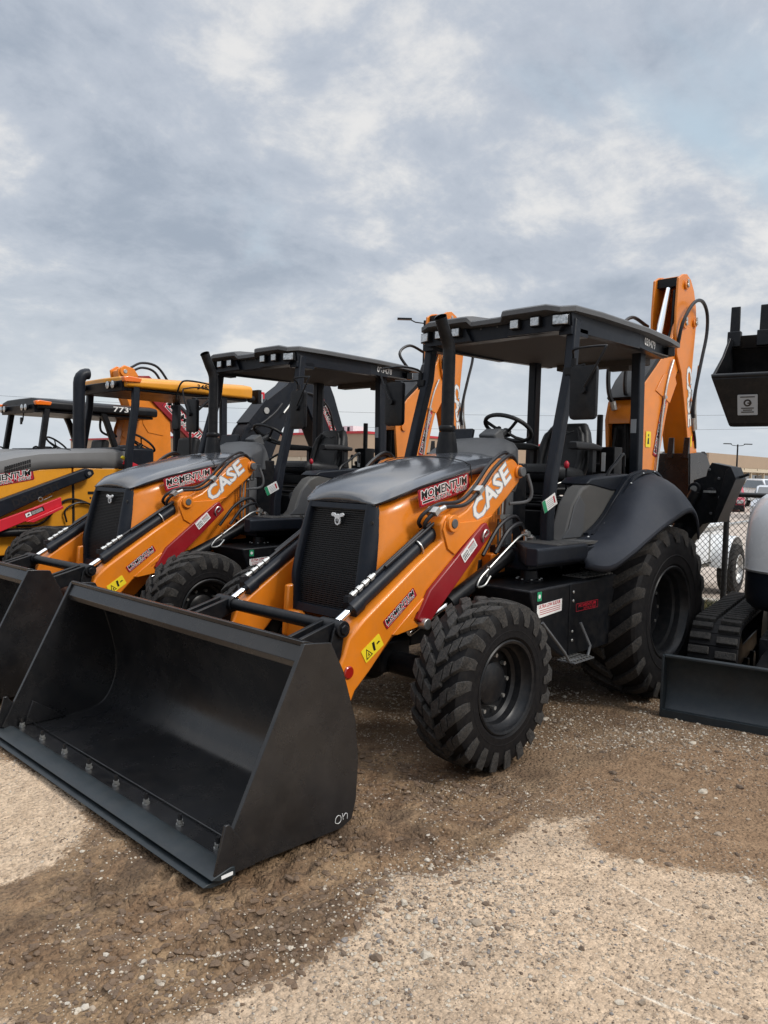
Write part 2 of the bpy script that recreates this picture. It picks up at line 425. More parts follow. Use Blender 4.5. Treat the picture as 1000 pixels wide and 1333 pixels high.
# ------------------------------------------------------------------ orange backhoe loader
def build_orange():
    root=empty('backhoe_loader')
    # --- chassis
    c=MB()
    c.bx(-1.15,1.2,-.36,.36,.52,.80); c.bx(.3,1.5,-.42,.42,.72,1.12); c.bx(-.9,.6,-.55,.55,.78,1.1)
    c.cyl((0,-.85,.66),(0,.85,.66),.12,n=16); c.cyl((2.175,-.85,.48),(2.175,.85,.48),.075,n=14)
    c.bx(2.03,2.32,-.28,.28,.42,.62)
    c.lathe([(-.14,.02),(-.12,.14),(0,.18),(.12,.14),(.14,.02)],(2.17,0,.48),20,ax='y')
    c.bx(1.2,2.0,-.25,.25,.55,.95)
    obj('chassis',c,DRK,root,bevel=.015)
    c=MB()
    c.prism([(1.05,1.05),(1.05,1.28),(1.35,1.30),(1.42,1.75),(1.62,1.70),(1.72,1.2),(2.05,1.1),(2.1,.93),(1.4,.90),(.95,.92)],.345,.40)
    c.prism([(1.05,1.05),(1.05,1.28),(1.35,1.30),(1.42,1.75),(1.62,1.70),(1.72,1.2),(2.05,1.1),(2.1,.93),(1.4,.90),(.95,.92)],-.40,-.345)
    c.prism([(.3,.86),(.3,1.04),(2.2,1.02),(2.6,.95),(2.62,.62),(2.4,.55),(2.2,.72),(1.5,.80)],.30,.345)
    c.prism([(.3,.86),(.3,1.04),(2.2,1.02),(2.6,.95),(2.62,.62),(2.4,.55),(2.2,.72),(1.5,.80)],-.345,-.30)
    c.bx(2.50,2.60,-.34,.34,.58,.745); c.prism([(-.36,.70),(-.33,.79),(-.20,.79),(-.13,.75),(.13,.75),(.20,.79),(.33,.79),(.36,.70)],2.555,2.605,ax='x')
    c.bx(1.28,1.45,-.5,.5,1.02,1.16)
    obj('front_frame',c,ORG,root,bevel=.01)
    # --- hood side panels (orange)
    for s in (1,-1):
        m=MB(); secs=[]
        def fx(z): return 2.405+.112*max(0,min(1,(1.53-z)/.45))**.8
        top=lambda x: 1.50+ .235*(1-((x-1.2)/1.27)**2)**1.0 if x<2.47 else 1.50
        N=16; grid=[]
        for i in range(N+1):
            col=[]
            for j in range(9):
                zt=j/8
                xf=1.18+(1)*i/N*0
                # param: i along x from rear to front edge (front edge slants)
                t=i/N
                xr=1.20; 
                ztop=top(1.2+1.27*t)
                zbot=.86
                z=zbot+(ztop-zbot)*zt
                x=xr+(fx(z)-xr)*t
                bul=.40+.035*math.sin(PI*min(1,zt*1.0))*math.sin(PI*min(1,t*.9+.05))
                if t>.80: bul-=(.050+.014*zt)*((t-.80)/.20)**2.2
                bul-= .02*zt*zt
                col.append((x,s*bul,z))
            grid.append(col)
        vs=[p for cc in grid for p in cc]; fs=[]
        for i in range(N):
            for j in range(8):
                a=i*9+j; q=(a,a+9,a+10,a+1); fs.append(q[::-1] if s>0 else q)
        m.add(vs,fs)
        P=obj('side_panel',m,ORG,root,smooth=60); so=P.modifiers.new('s','SOLIDIFY'); so.thickness=.02; so.offset=-1
        if s>0:
            # MOMENTUM sticker on the panel
            momentum(P,(2.155,.4415,1.488),(-.535,-.006,.122),(0.222,0,.975),(.012,1,0),.535,.115)
        v=MB()
        # pressed rear edge with black vent slot
        v.prism(rrect(.16,.055,.02,1.50,1.55) ,s*.432,s*.44)
        obj('vent_slot',v,BLK,P)
    # --- hood top (grey)
    m=MB(); secs=[]
    st=[(2.43,1.530,.302),(2.40,1.556,.336),(2.32,1.612,.380),(2.13,1.678,.402),(1.9,1.735,.41),(1.7,1.78,.41),(1.5,1.812,.405),(1.3,1.835,.395),(1.12,1.85,.38)]
    for x,z,w in st:
        zb={2.43:1.508}.get(x,1.495+.235*(1-((min(x,2.47)-1.2)/1.27)**2)) if x>1.2 else 1.73
        dx=z-zb; r=min(.05,dx*.6+.005)
        half=[(w+.018,zb),(w+.022,zb+dx*.35),(w+.012,z-r*.75),(w-.02,z-r*.2),(w-.06,z),(w*.6,z+.018),(w*.3,z+.032),(0,z+.036)]
        sec=[(x,y,zz) for y,zz in half]+[(x,-y,zz) for y,zz in half[-2::-1]]
        secs.append(sec)
    # front lip drop
    f0=[(p[0]+.012,p[1]*.985,min(p[2],1.515)) for p in secs[0]]
    m.loft([f0]+secs,cap=False,closed=False)
    m.f=[f[::-1] for f in m.f]
    H=obj('hood',m,HOOD,root,smooth=50); so=H.modifiers.new('s','SOLIDIFY'); so.thickness=.018; so.offset=-1
    q=MB()
    q.tube([(1.62,.437,1.655),(1.62,.433,1.72),(1.62,.421,1.775),(1.62,.36,1.80),(1.62,.24,1.822),(1.62,0,1.834),(1.62,-.24,1.822),(1.62,-.36,1.80),(1.62,-.421,1.775)],.0035,5)
    obj('hood_gap',q,BLK,H)
    for s in(1,-1):
        q=MB(); q.tube([(1.76,s*.441,1.20),(1.76,s*.442,1.35),(1.76,s*.436,1.50),(1.76,s*.428,1.66)],.0028,5); obj('panel_gap',q,BLK,H)
        q=MB(); q.bx(1.98,2.06,s*.425,s*.443,1.56,1.585); obj('latch',q,DRK,H,bevel=.004)
    # cowl (matte grey) behind hood + dash
    q=MB(); secs=[]
    for x,z,w in[(1.24,1.86,.33),(1.12,1.93,.34),(1.0,1.985,.33),(.9,1.985,.28),(.82,1.96,.20),(.78,1.90,.18)]:
        half=[(w+.05,1.70),(w+.04,z-.08),(w,z-.03),(w*.7,z),(0,z+.01)]
        secs.append([(x,y,zz) for y,zz in half]+[(x,-y,zz) for y,zz in half[-2::-1]])
    q.loft(secs,closed=True); q.f=[f[::-1] for f in q.f]
    q.bx(1.02,1.2,-.40,.40,1.62,1.76); q.bx(1.10,1.20,-.43,.43,1.12,1.62)
    DW=MB(); DW.bx(.80,1.09,-.34,.34,1.12,1.80); CW=obj('dash_cowl',q,MATG,root,bevel=.01,smooth=50)
    obj('firewall',DW,DRK,CW,bevel=.01)
    q=MB(); q.box((.80,0,2.0),(.12,.16,.12),Matrix.Rotation(.5,4,'Y')); q.cyl((.80,0,1.98),(.62,0,2.06),.025); obj('column',q,MATG,CW,bevel=.015)
    q=MB(); q.box((.97,-.22,1.96),(.04,.30,.22),Matrix.Rotation(-.25,4,'Y')); obj('side_display',q,NAV,CW,bevel=.01)
    q=MB(); cc=V((.58,0,2.09)); nn=V((-.50,0,.87)).normalized(); a=nn.cross(V((0,1,0))).normalized(); bb=V((0,1,0))
    q.tube([cc+(a*math.cos(t)+bb*math.sin(t))*.195 for t in[2*PI*i/32 for i in range(32)]],.017,8,closed=True)
    for t in(0.3,2.2,4.1): q.tube([cc-nn*.04,cc-nn*.03+(a*math.cos(t)+bb*math.sin(t))*.1,cc+(a*math.cos(t)+bb*math.sin(t))*.19],.013,6)
    q.cyl(cc-nn*.06,cc-nn*.02,.04,.035); k=cc+(a*math.cos(5.2)+bb*math.sin(5.2))*.19; q.cyl(k,k+nn*.05,.012); q.lathe([(-.02,.005),(-.012,.02),(.012,.02),(.02,.005)],k+nn*.06,10,ax='z')
    obj('steering_wheel',q,VIN,CW,smooth=60)
    # --- grille
    g=MB()
    def gx(z): return 2.43+.115*max(0,min(1,(1.52-z)/.5))**.85
    zz=[1.512-.045*i for i in range(17)]
    for s in(1,-1):
        secs=[]
        for z in zz:
            t=(1.512-z)/.72; x=gx(z); wo=.326+.030*min(1,t*1.6)**.8+.016*math.sin(PI*min(1,t)); wi=.252+.026*min(1,t*1.6)
            secs.append([(x-.10,s*(wo+.002),z),(x-.055,s*wo,z),(x-.03,s*(wo-.006),z),(x-.008,s*(wo-.020),z),(x+.010,s*(wo-.042),z),(x+.016,s*(wi+.022),z),(x+.012,s*(wi+.006),z),(x-.002,s*wi,z),(x-.06,s*wi,z),(x-.10,s*wi,z)])
        m2=MB(); m2.loft(secs); 
        if s>0: m2.f=m2.f
        g.add(m2.v,m2.f if s<0 else [f[::-1] for f in m2.f])
    g.prism([(2.36,1.47),(2.36,1.515),(2.445,1.508),(2.455,1.475)],-.258,.258)
    g.prism([(2.42,.79),(2.42,.84),(2.545,.84),(2.555,.79)],-.30,.30)
    for s in (1,-1): g.cyl((gx(1.43)+.012,s*.335,1.40),(gx(1.43)+.019,s*.335,1.40),.012,n=10,mi=1)
    G=obj('grille_frame',g,[NAV,BLK],root,smooth=50)
    g=MB()
    zs=1.47
    vs=[];
    for i in range(15):
        z=1.475-i*.0455; vs+=[(gx(z)-.045,-.29,z),(gx(z)-.045,.29,z)]
    g.add(vs,[(2*i,2*i+1,2*i+3,2*i+2) for i in range(14)])
    obj('radiator_screen',g,BLK,G)
    g=MB()
    z=1.468
    while z>.845:
        g.bx(gx(z)-.036,gx(z)-.022,-.285,.285,z-.0035,z+.0035); z-=.0135
    for i in range(23): 
        y=-.275+i*.025; g.tube([(gx(q)-.038,y,q) for q in (1.47,1.35,1.2,1.05,.95,.845)],.0022,4)
    obj('grille',g,GRL,G,smooth=0)
    g=MB(); o=(2.462,.02,1.41); u=(0,-1,0)  # bull-head emblem, viewer faces -x: right is -y? (front view)
    u=(0,1,0); n=(1,0,0)
    ring=[(.0,-.045),(.020,-.035),(.026,-.012),(.020,.004),(.034,.012),(.052,.014),(.058,.026),(.046,.036),(.028,.033),(.012,.02),(0,.028)]
    ring=ring+[(-a,b) for a,b in ring[-2:0:-1]]
    g.plate(ring,o,u,W,n,0,0,.010); g.plate([(.0,-.034),(.013,-.026),(.014,-.008),(.004,.0),(.004,-.02),(-.004,-.02),(-.004,0),(-.014,-.008),(-.013,-.026)],o,u,W,n,.0105,1,.001)
    obj('bull_emblem',g,[WHP,BLK],G,smooth=0)
    # --- exhaust stack
    q=MB(); q.tube([(1.3,-.05,1.84),(1.3,-.05,1.9),(1.3,-.05,2.02)],[.085,.08,.062],20); q.tube([(1.3,-.05,1.95),(1.3,-.05,2.35),(1.3,-.05,2.60),(1.315,-.052,2.68),(1.35,-.055,2.75),(1.395,-.06,2.85),(1.40,-.06,2.86)],[.049,.047,.047,.047,.046,.046],20,cap=False,smooth=4)
    E_=obj('exhaust_stack',q,DRK,root,smooth=50); so=E_.modifiers.new('s','SOLIDIFY'); so.thickness=.004
    q=MB(); q.lathe([(0,.058),(.01,.064),(.03,.064),(.04,.058)],(1.3,-.05,2.03),18,ax='z'); q.bx(1.22,1.26,-.12,-.09,1.90,1.925,1); obj('stack_clamp',q,[DRK,STL],E_)
    # --- loader arms
    arm=[(1.259,1.742),(1.30,1.80),(1.378,1.825),(1.46,1.80),(1.705,1.605),(1.872,1.478),(1.98,1.43),(2.03,1.46),(2.09,1.45),(2.13,1.40),(2.11,1.291),(2.35,1.155),(2.781,.884),(2.90,.79),(2.935,.70),(3.10,.42),(3.14,.30),(3.05,.24),(2.95,.28),(2.843,.482),(2.72,.585),(2.555,.744),(2.42,.762),(2.293,.775),(2.226,.96),(1.93,1.175),(1.665,1.376),(1.427,1.552),(1.29,1.66)]
    for s in(1,-1):
        m=MB(); m.prism(arm,s*.46,s*.60)
        A=obj('loader_arm',m,ORG,root,bevel=.014,seg=3)
        q=MB()
        q.prism([(1.74,1.375),(1.60,1.44),(1.78,1.41),(2.02,1.40),(2.10,1.42),(2.12,1.36),(2.07,1.24),(2.0,1.20),(1.97,1.22)],s*.601,s*.612)
        q.prism([(2.56,.765),(2.43,.86),(2.30,.95),(2.26,.955),(2.30,.90),(2.40,.84),(2.31,.785),(2.52,.757)],s*.601,s*.611)
        q.cyl((2.04,s*.60,1.40),(2.04,s*.635,1.40),.055); q.cyl((2.04,s*.635,1.40),(2.04,s*.642,1.40),.03,mi=1)
        q.cyl((1.305,s*.45,1.735),(1.305,s*.618,1.735),.047)
        q.cyl((2.30,s*.60,.80),(2.30,s*.66,.80),.035,mi=2)
        q.cyl((1.305,s*.618,1.735),(1.305,s*.645,1.735),.034,mi=1)
        obj('pin_boss',q,[ORG,MATG,STL],A,bevel=.004)
        if s>0:
            d=MB(); u=V((-.372,0,.300)).normalized(); v=V((u.z,0,-u.x)); v=V(NY).cross(u)
            o=V((1.758,.6015,1.400))
            d.text('CASE',o,u,v,NY,.47,.125,.0004,.06,1,.05); d.text('CASE',o,u,v,NY,.47,.125,.0012,.025,0,.05)
            obj('lettering',d,[WHT,BLUP],A,smooth=0)
            u=V((-.253,0,.173)).normalized()
            momentum(A,(2.60,.602,.800),u,V(NY).cross(u),NY,.31,.062)
            warn(A,V((2.765,.602,.63)),V((-.14,0,.085)),V(NY).cross(V((-.14,0,.085)).normalized()),NY,.165,.085)
            u=V((-.253,0,.173)).normalized(); warn(A,V((2.16,.602,.99)),U,W,NY,.065,.07)
            d=MB(); d.lathe([(.601,.0),(.601,.036),(.606,.036),(.611,.03),(.611,0)],(2.90,0,.60),20); obj('reflector',d,REFL,A)
    d=MB(); d.lathe([(.401,0),(.401,.045),(.408,.045),(.408,0)],(1.53,0,1.47),20); obj('reflector',d,REFL,root)
    # cross tube + bucket links
    q=MB(); q.cyl((2.94,-.53,.845),(2.94,.53,.845),.037,n=20); q.cyl((2.78,-.47,.55),(2.78,.47,.55),.06,n=20)
    obj('cross_tube',q,DRK,root)
    for s in(1,-1):
        q=MB()
        for y in(.455,.545):
            q.prism([(2.905,.875),(2.975,.885),(3.38,.78),(3.40,.70),(3.34,.66),(2.93,.79)],s*(y-.012),s*(y+.012))
            q.prism([(2.97,.88),(3.0,.84),(3.12,.30),(3.06,.25),(3.0,.30),(2.92,.80)],s*(y+.02),s*(y+.036))
        q.prism([(3.30,.80),(3.49,.88),(3.43,.72),(3.375,.55),(3.355,.42),(3.36,.30),(3.25,.26),(3.20,.42)],s*.40,s*.42); q.prism([(3.30,.80),(3.49,.88),(3.43,.72),(3.375,.55),(3.355,.42),(3.36,.30),(3.25,.26),(3.20,.42)],s*.60,s*.62)
        q.cyl((2.94,s*.42,.845),(2.94,s*.60,.845),.048); q.cyl((2.94,s*.60,.845),(2.94,s*.612,.845),.03,n=6)
        q.cyl((3.36,s*.40,.72),(3.36,s*.62,.72),.03); q.cyl((3.08,s*.40,.34),(3.08,s*.66,.34),.045)
        obj('bucket_link',q,DRK,root,bevel=.005)
    B=make_bucket(root)
    # tilt cylinders
    for s in(1,-1):
        a=V((2.04,s*.505,1.375)); b=V((2.80,s*.50,.925)); e=V((2.94,s*.50,.845))
        q=MB(); q.cyl(a,b,.046,n=24); d_=(b-a).normalized(); q.cyl(b-d_*.07,b+d_*.005,.055,n=24); q.cyl(a-d_*.06,a+d_*.02,.052,n=20)
        q.cyl((2.04,s*.44,1.40),(2.04,s*.60,1.40),.045)
        T=obj('tilt_cylinder',q,NAV,root,smooth=40)
        q=MB(); q.cyl(b,e,.022,n=16); obj('rod',q,CHR,T)
        q=MB(); up=V((.45,0,.85)).normalized()
        p=b-d_*.06+up*.062; q.tube([a+up*.06,p],.012,8); q.tube([a+up*.06+V((0,s*.03,.0)),a+(b-a)*.62+up*.066+V((0,s*.02,0))],.010,8)
        for k in range(4): 
            t0=b-d_*(.04+.055*k)+up*.064; q.cyl(t0,t0-d_*.028,.019,n=8,mi=1)
            q.cyl(t0-d_*.028,t0-d_*.05,.013,n=8,mi=1)
        q.box(b-d_*.02+up*.06,(.05,.04,.035),None,0)
        mid=a+(b-a)*.28; q.tube([mid+(up*math.cos(t)+V((0,1,0))*math.sin(t))*.058 for t in[2*PI*i/16 for i in range(16)]],.006,6,1,closed=True)
        obj('hose_fitting',q,[HOSE,STL],T)
    # arm hoses
    for s in(1,-1):
        q=MB()
        P=[(1.30,s*.56,1.62),(1.30,s*.585,1.76),(1.40,s*.60,1.845),(1.575,s*.60,1.765),(1.746,s*.595,1.60),(1.885,s*.59,1.515),(2.05,s*.57,1.50),(2.14,s*.555,1.465),(2.185,s*.535,1.425),(2.19,s*.515,1.385),(2.16,s*.505,1.355)]
        q.tube(P,.013,8,smooth=6); q.tube([(p[0]+.015,p[1]-s*.035,p[2]+.02) for p in P],.013,8,smooth=6)
        for c in(V(P[4]),V(P[7])): q.box(c+V((0,-s*.015,.01)),(.05,.085,.035),Matrix.Rotation(.7,4,'Y'),1)
        q.cyl(V(P[6])+V((.01,0,.0)),V(P[7]),.017,n=8,mi=1)
        obj('arm_hose',q,[HOSE,STL],root)
    # red lift-lock strut
    for s in(1,):
        q=MB(); q.prism([(2.365,.835),(2.285,.775),(1.643,1.318),(1.70,1.395),(1.735,1.385),(2.255,1.0)],.601,.634)
        R_=obj('lift_lock_strut',q,RED,root,bevel=.006)
        q=MB(); u=V((-.61,0,.50)).normalized(); v=V(NY).cross(u)
        q.plate(rrect(.165,.07,.004),V((1.925,.6345,1.145)),u,v,NY,0,0); q.plate([(.01,.01),(.07,.01),(.07,.052),(.01,.052)],V((1.925,.6345,1.145)),u,v,NY,.0016,1,.0003)
        q.plate([(.015,.015),(.065,.015),(.065,.047),(.015,.047)],V((1.925,.6345,1.145)),u,v,NY,.002,0,.0003)
        for k in range(3): q.plate([(.02+.015*k,.018),(.027+.015*k,.018),(.03+.013*k,.044),(.022+.014*k,.044)],V((1.925,.6345,1.145)),u,v,NY,.0024,1,.0003)
        for k in range(5): q.plate([(.08,.012+.008*k),(.155,.012+.008*k),(.155,.015+.008*k),(.08,.015+.008*k)],V((1.925,.6345,1.145)),u,v,NY,.0016,1,.0003)
        q.plate([(.08,.05),(.155,.05),(.155,.057),(.08,.057)],V((1.925,.6345,1.145)),u,v,NY,.0016,2,.0003)
        obj('instruction_label',q,[WHT,BLK,REDP],R_,smooth=0)
        q=MB(); q.tube([(1.72,.636,1.30),(1.70,.65,1.33),(1.73,.65,1.35),(1.76,.65,1.31),(1.74,.64,1.27)],.006,6,smooth=4); obj('clip',q,STL,R_)
    # lift cylinders
    for s in(1,-1):
        a=V((1.235,s*.575,1.20)); b=V((2.02,s*.575,.885)); e=V((2.36,s*.56,.74)); d_=(b-a).normalized()
        q=MB(); q.cyl(a,b,.05,n=22); q.cyl(b-d_*.05,b,.057,n=22); q.cyl(a-d_*.05,a+d_*.04,.058,n=20); q.cyl((1.23,s*.52,1.20),(1.23,s*.66,1.20),.035)
        L_=obj('lift_cylinder',q,DRK,root); q=MB(); q.cyl(b,e,.022); obj('rod',q,CHR,L_)
        q=MB(); o=V((0,s*.055,.03))
        q.tube([a+V((-.02,s*.05,.10)),a+V((.12,s*.07,.075)),a+(b-a)*.55+V((0,s*.06,.06)),a+(b-a)*.66+V((0,s*.06,.04)),a+(b-a)*.70+V((0,s*.06,-.0)),a+(b-a)*.6+V((0,s*.06,-.03)),a+(b-a)*.52+V((0,s*.06,.0))],.0075,8,1,smooth=5)
        q.cyl(a+(b-a)*.55+V((0,s*.03,-.02)),a+(b-a)*.55+V((0,s*.06,.075)),.012,n=8,mi=1)
        q.tube([a+V((-.05,s*.02,.06)),a+V((.02,s*.03,.17)),a+V((.18,s*.035,.13)),a+V((.32,s*.03,-.02))],.015,8,0,smooth=6)
        q.tube([a+V((-.05,0,.10)),a+V((.05,.0,.22)),a+V((.24,.0,.16)),a+V((.42,.0,-.03))],.014,8,0,smooth=6)
        for k,(x,z) in enumerate(((1.22,1.30),(1.15,1.26),(1.20,1.12),(1.13,1.14))): q.cyl((x,s*.60,z),(x,s*.65,z),.022,n=8,mi=1); q.cyl((x,s*.62,z-.05),(x,s*.62,z+.03),.015,n=8,mi=1)
        obj('cylinder_hose',q,[HOSE,STL],L_)
    # hard lines beside the cab step
    q=MB()
    for k,(x,y) in enumerate(((1.335,.47),(1.30,.475),(1.265,.48))):
        q.tube([(x,y,1.08),(x,y,1.56),(x-.05,y+.03,1.60),(x-.05,y+.05,1.68)],.0095,8,smooth=3,mi=k%2)
    q.tube([(1.22,.62,1.72),(1.19,.64,1.60),(1.21,.62,1.53),(1.33,.55,1.51)],.012,8,0,smooth=4)
    q.bx(1.24,1.36,.465,.50,1.40,1.43,1); q.bx(1.24,1.36,.465,.50,1.20,1.22,1)
    obj('hydraulic_line',q,[MATG,STL],root)
    # --- cab platform
    q=MB()
    [q.loft([[(x,s*y,z) for y,z in ((yi,1.125),(.955,1.125),(.97,1.145),(.97,1.236),(.955,1.247),(yi,1.247))] for x,yi in ((1.60,.88),(1.56,.84),(1.40,.70),(1.30,.60),(.96,.60))]) for s in (1,-1)]
    q.bx(-.7,1.35,-.74,.74,1.06,1.21); q.bx(.30,.96,.60,.96,1.10,1.225);q.bx(.30,.96,-.96,-.60,1.10,1.225)
    PL=obj('platform',q,NAV,root,bevel=.02,seg=3)
    for s in(1,-1):
        q=MB()
        for k in range(6): q.bx(.96+.06*k,.99+.06*k,s*.64,s*.93,1.2535,1.257)
        q.bx(.62,1.32,s*.62,s*.94,1.235,1.2535)
        obj('step_tread',q,PANEL,PL)
    # seat pedestal
    q=MB(); q.bx(-.35,.28,-.22,.22,1.21,1.42); q.bx(-.30,.26,-.25,.25,1.44,1.475); q.bx(-.28,.24,-.24,.24,1.50,1.53);q.bx(-.26,.22,-.22,.22,1.55,1.66)
    q.bx(-.62,-.35,-.5,.5,1.21,1.5); q.bx(.05,.55,.36,.52,1.21,1.52); q.bx(.25,.7,-.55,-.35,1.21,1.62)
    q.tube([(.28,.24,1.55),(.30,.24,1.60),(-.1,.26,1.61)],.009,6,1)
    q.tube([(.28,.27,1.64),(.22,.30,1.66),(-.3,.28,1.66)],.008,6,1)
    q.cyl((.62,.45,1.43),(.66,.45,1.43),.045,n=16,mi=2)
    ST=obj('seat_base',q,[DRK,STL,MATG],root,bevel=.01)
    q=MB(); q.loft([[(x,y,z) for y,z in rrect(w,h,.05,-w/2,z0)] for x,w,h,z0 in((.27,.42,.09,1.69),(.24,.50,.135,1.675),(0.,.52,.13,1.665),(-.22,.50,.12,1.655))])
    obj('seat_cushion',q,VIN,ST,smooth=60)
    q=MB(); q.loft([[(x,y,z) for x,y in rrect(d,w,min(d,w)*.35,x0,-w/2)] for z,x0,d,w in((1.70,-.33,.14,.44),(1.85,-.37,.14,.50),(2.0,-.40,.12,.48),(2.10,-.42,.10,.42),(2.17,-.43,.08,.34),(2.185,-.425,.05,.30))])
    for s in(1,-1): q.tube([(-.20,s*.19,1.74),(-.24,s*.20,1.9),(-.28,s*.18,2.05),(-.31,s*.13,2.14)],[.03,.034,.03,.02],8,smooth=4)
    BK=obj('backrest',q,VIN,ST,smooth=60)
    q=MB(); o=V((-.335,.0,2.09)); q.tube([(-.322,.05*math.cos(t),2.08+.03*math.sin(t)) for t in[2*PI*i/16 for i in range(16)]],.004,5,closed=True); q.tube([(-.32,-.08,2.115),(-.315,0,2.09),(-.32,.08,2.115)],.004,5); obj('seat_emblem',q,MATG,BK)
    for s in(1,-1):
        q=MB(); q.loft([[(x,y,z) for y,z in rrect(.09,h,.02,s*.31-.045,z0)] for x,h,z0 in((.10,.05,1.945),(.06,.07,1.935),(-.2,.06,1.94),(-.34,.04,1.94))]); q.bx(-.30,-.24,s*.30-.02,s*.30+.02,1.75,1.94); obj('armrest',q,VIN,ST,smooth=50)
    q=MB()
    for (x,y,z) in((.35,.42,1.78),(.42,-.42,1.80),(-.52,.18,1.85),(-.52,-.18,1.85),(-.55,.05,1.78),(.30,-.44,1.76)):
        q.tube([(x,y,1.45),(x+.01,y,z)],.008,6); q.lathe([(-.03,.004),(-.02,.018),(.01,.022),(.03,.012),(.035,.002)],(x+.01,y,z+.02),10,ax='z',mi=1 if z in(1.78,) else 0)
    obj('control_lever',q,[DRK,REDP],ST,smooth=60)
    # backhoe control tower behind seat
    q=MB(); q.bx(-1.02,-.80,-.12,.12,1.2,1.78); q.lathe([(1.76,.02),(1.76,.11),(1.80,.13),(1.83,.13),(1.84,.06),(1.86,.03)],(-.9,.02,0),16,ax='z'); q.lathe([(1.93,.03),(1.93,.10),(1.95,.13),(1.985,.13),(1.99,.03)],(-.9,.02,0),16,ax='z'); q.cyl((-.9,.02,1.8),(-.9,.02,2.3),.028)
    q.bx(-.70,-.55,.22,.36,1.70,1.98); q.bx(-.545,-.54,.24,.28,1.76,1.93,1)
    obj('control_tower',q,[DRK,WHT],root,bevel=.006)
    # inner fender side panels (grey) and fenders
    for s in(1,-1):
        prof=[(.96,1.22),(.86,1.30),(.78,1.50),(.66,1.62),(.55,1.66),(.20,1.665),(-.1,1.68),(-.75,1.60),(-.8,1.1),(.5,1.1)]
        q=MB(); q.prism(prof,s*.60,s*.735); 
        SP=obj('side_console',q,PANEL,root,bevel=.02,seg=3)
        q=MB(); q.prism([(.93,1.26),(.84,1.33),(.77,1.50),(.70,1.57),(.62,1.50),(.64,1.26)],s*.736,s*.744); obj('console_inset',q,MATG,SP,bevel=.004)
        q=MB(); q.prism([(.60,1.655),(.52,1.70),(-.05,1.74),(-.65,1.72),(-.75,1.60),(.2,1.60)],s*.50,s*.74); obj('console_top',q,NAV,SP,bevel=.015)
        inn=[(.985,.80,1.235),(.66,.765,1.262),(.40,.75,1.37),(.21,.75,1.53),(.0,.745,1.68),(-.22,.74,1.74),(-.42,.74,1.74),(-.58,.74,1.66),(-.68,.74,1.52),(-.74,.74,1.3)]
        out=[(.99,.968,1.11),(.915,1.11,1.098),(.72,1.165,1.185),(.48,1.18,1.285),(.20,1.185,1.385),(-.05,1.18,1.45),(-.21,1.17,1.478),(-.34,1.165,1.465),(-.44,1.16,1.38),(-.50,1.155,1.25)]
        a=catmull(inn,4); b_=catmull(out,4); secs=[]
        for i_,(p,qq) in enumerate(zip(a,b_)):
            row=[]
            for k in range(9):
                t=k/8; c0=p.lerp(qq,t); bul=math.sin(PI*t)*(.06 if i_>4 else .02+.01*i_)
                dirn=V((0,.35,1)).normalized()
                if p.x>.2: dirn=V((.5,.55,.65)).normalized()
                c0=c0+dirn*bul; row.append((c0.x,s*c0.y,c0.z))
            # rolled lip
            lp=V((qq.x,qq.y,qq.z)); row.append((lp.x,s*(lp.y+.002),lp.z-.012)); row.append((lp.x,s*(lp.y-.006),lp.z-.035))
            secs.append(row)
        m=MB(); m.loft(secs,cap=False,closed=False)
        if s>0: m.f=[f[::-1] for f in m.f]
        F=obj('fender',m,FEN,root,smooth=30); so=F.modifiers.new('s','SOLIDIFY'); so.thickness=.012; so.offset=-1
        q=MB(); q.loft([[(p.x,s*(p.y-.005),p.z+.0),(p.x,s*(p.y-.005),p.z+.03),(p.x,s*(p.y+.03),p.z+.035),(p.x,s*(p.y+.045),p.z+.0)] for p in a[4:30]]); 
        q.loft([[(p.x,s*(p.y+.055),p.z+.01),(p.x,s*(p.y+.055),p.z+.028),(p.x,s*(p.y+.075),p.z+.03),(p.x,s*(p.y+.08),p.z+.01)] for p in a[4:30]]); 
        obj('fender_trim',q,NAV,F)
        for p,qq in list(zip(a,b_))[3:26:4]:
            c0=p.lerp(qq,.05)+V((0,0,.028)); q=MB(); q.lathe([(0,.0),(.006,.006),(0,.011)],(c0.x,s*(c0.y+.06),c0.z+.004),8,ax='z'); obj('bolt',q,STL,F)
        q=MB(); q.tube([(.26,s*.72,1.58),(.20,s*.70,1.74),(.05,s*.68,1.82),(-.12,s*.66,1.90),(-.14,s*.66,1.80)],.014,8,smooth=5); obj('grab_rail',q,DRK,F)
    # --- ROPS posts
    q=MB()
    for s in(1,-1):
        q.bar([(.76,s*.68,2.86),(.80,s*.685,2.5),(.92,s*.69,2.1),(1.03,s*.695,1.70),(1.09,s*.71,1.40),(1.11,s*.73,1.12)],.075,.085,(0,1,0))
    P1=obj('front_post',q,NAV,root,bevel=.014,seg=3)
    q=MB()
    for s in(1,-1): q.bar([(-.60,s*.525,2.86),(-.61,s*.545,1.2)],.085,.10,(0,1,0)); q.bar([(-.665,s*.53,2.80),(-.675,s*.54,1.7)],.05,.04,(0,1,0))
    obj('rear_post',q,NAV,root,bevel=.012)
    q=MB(); q.box((-.548,.53,2.16),(.003,.05,.12)); obj('post_label',q,BLUP,root)
    # --- canopy
    def outline(f,zs):  # half outline (x,y) front to rear
        pass
    q=MB(); hw=.735
    half=[(.93,0),(.93,.14),(.955,.17),(.965,.22),(.965,.56),(.93,.66),(.84,.735),(.5,.765),(-.3,.765),(-.8,.72),(-1.14,.66),(-1.16,0)]
    full=half+[(x,-y) for x,y in half[-2:0:-1]]
    zt=lambda x,y:2.955+(.012 if x<.9 else 0)-(.035 if (y==0 or abs(y)<.16) and x>.9 else 0)-.02*(abs(y)>.6)
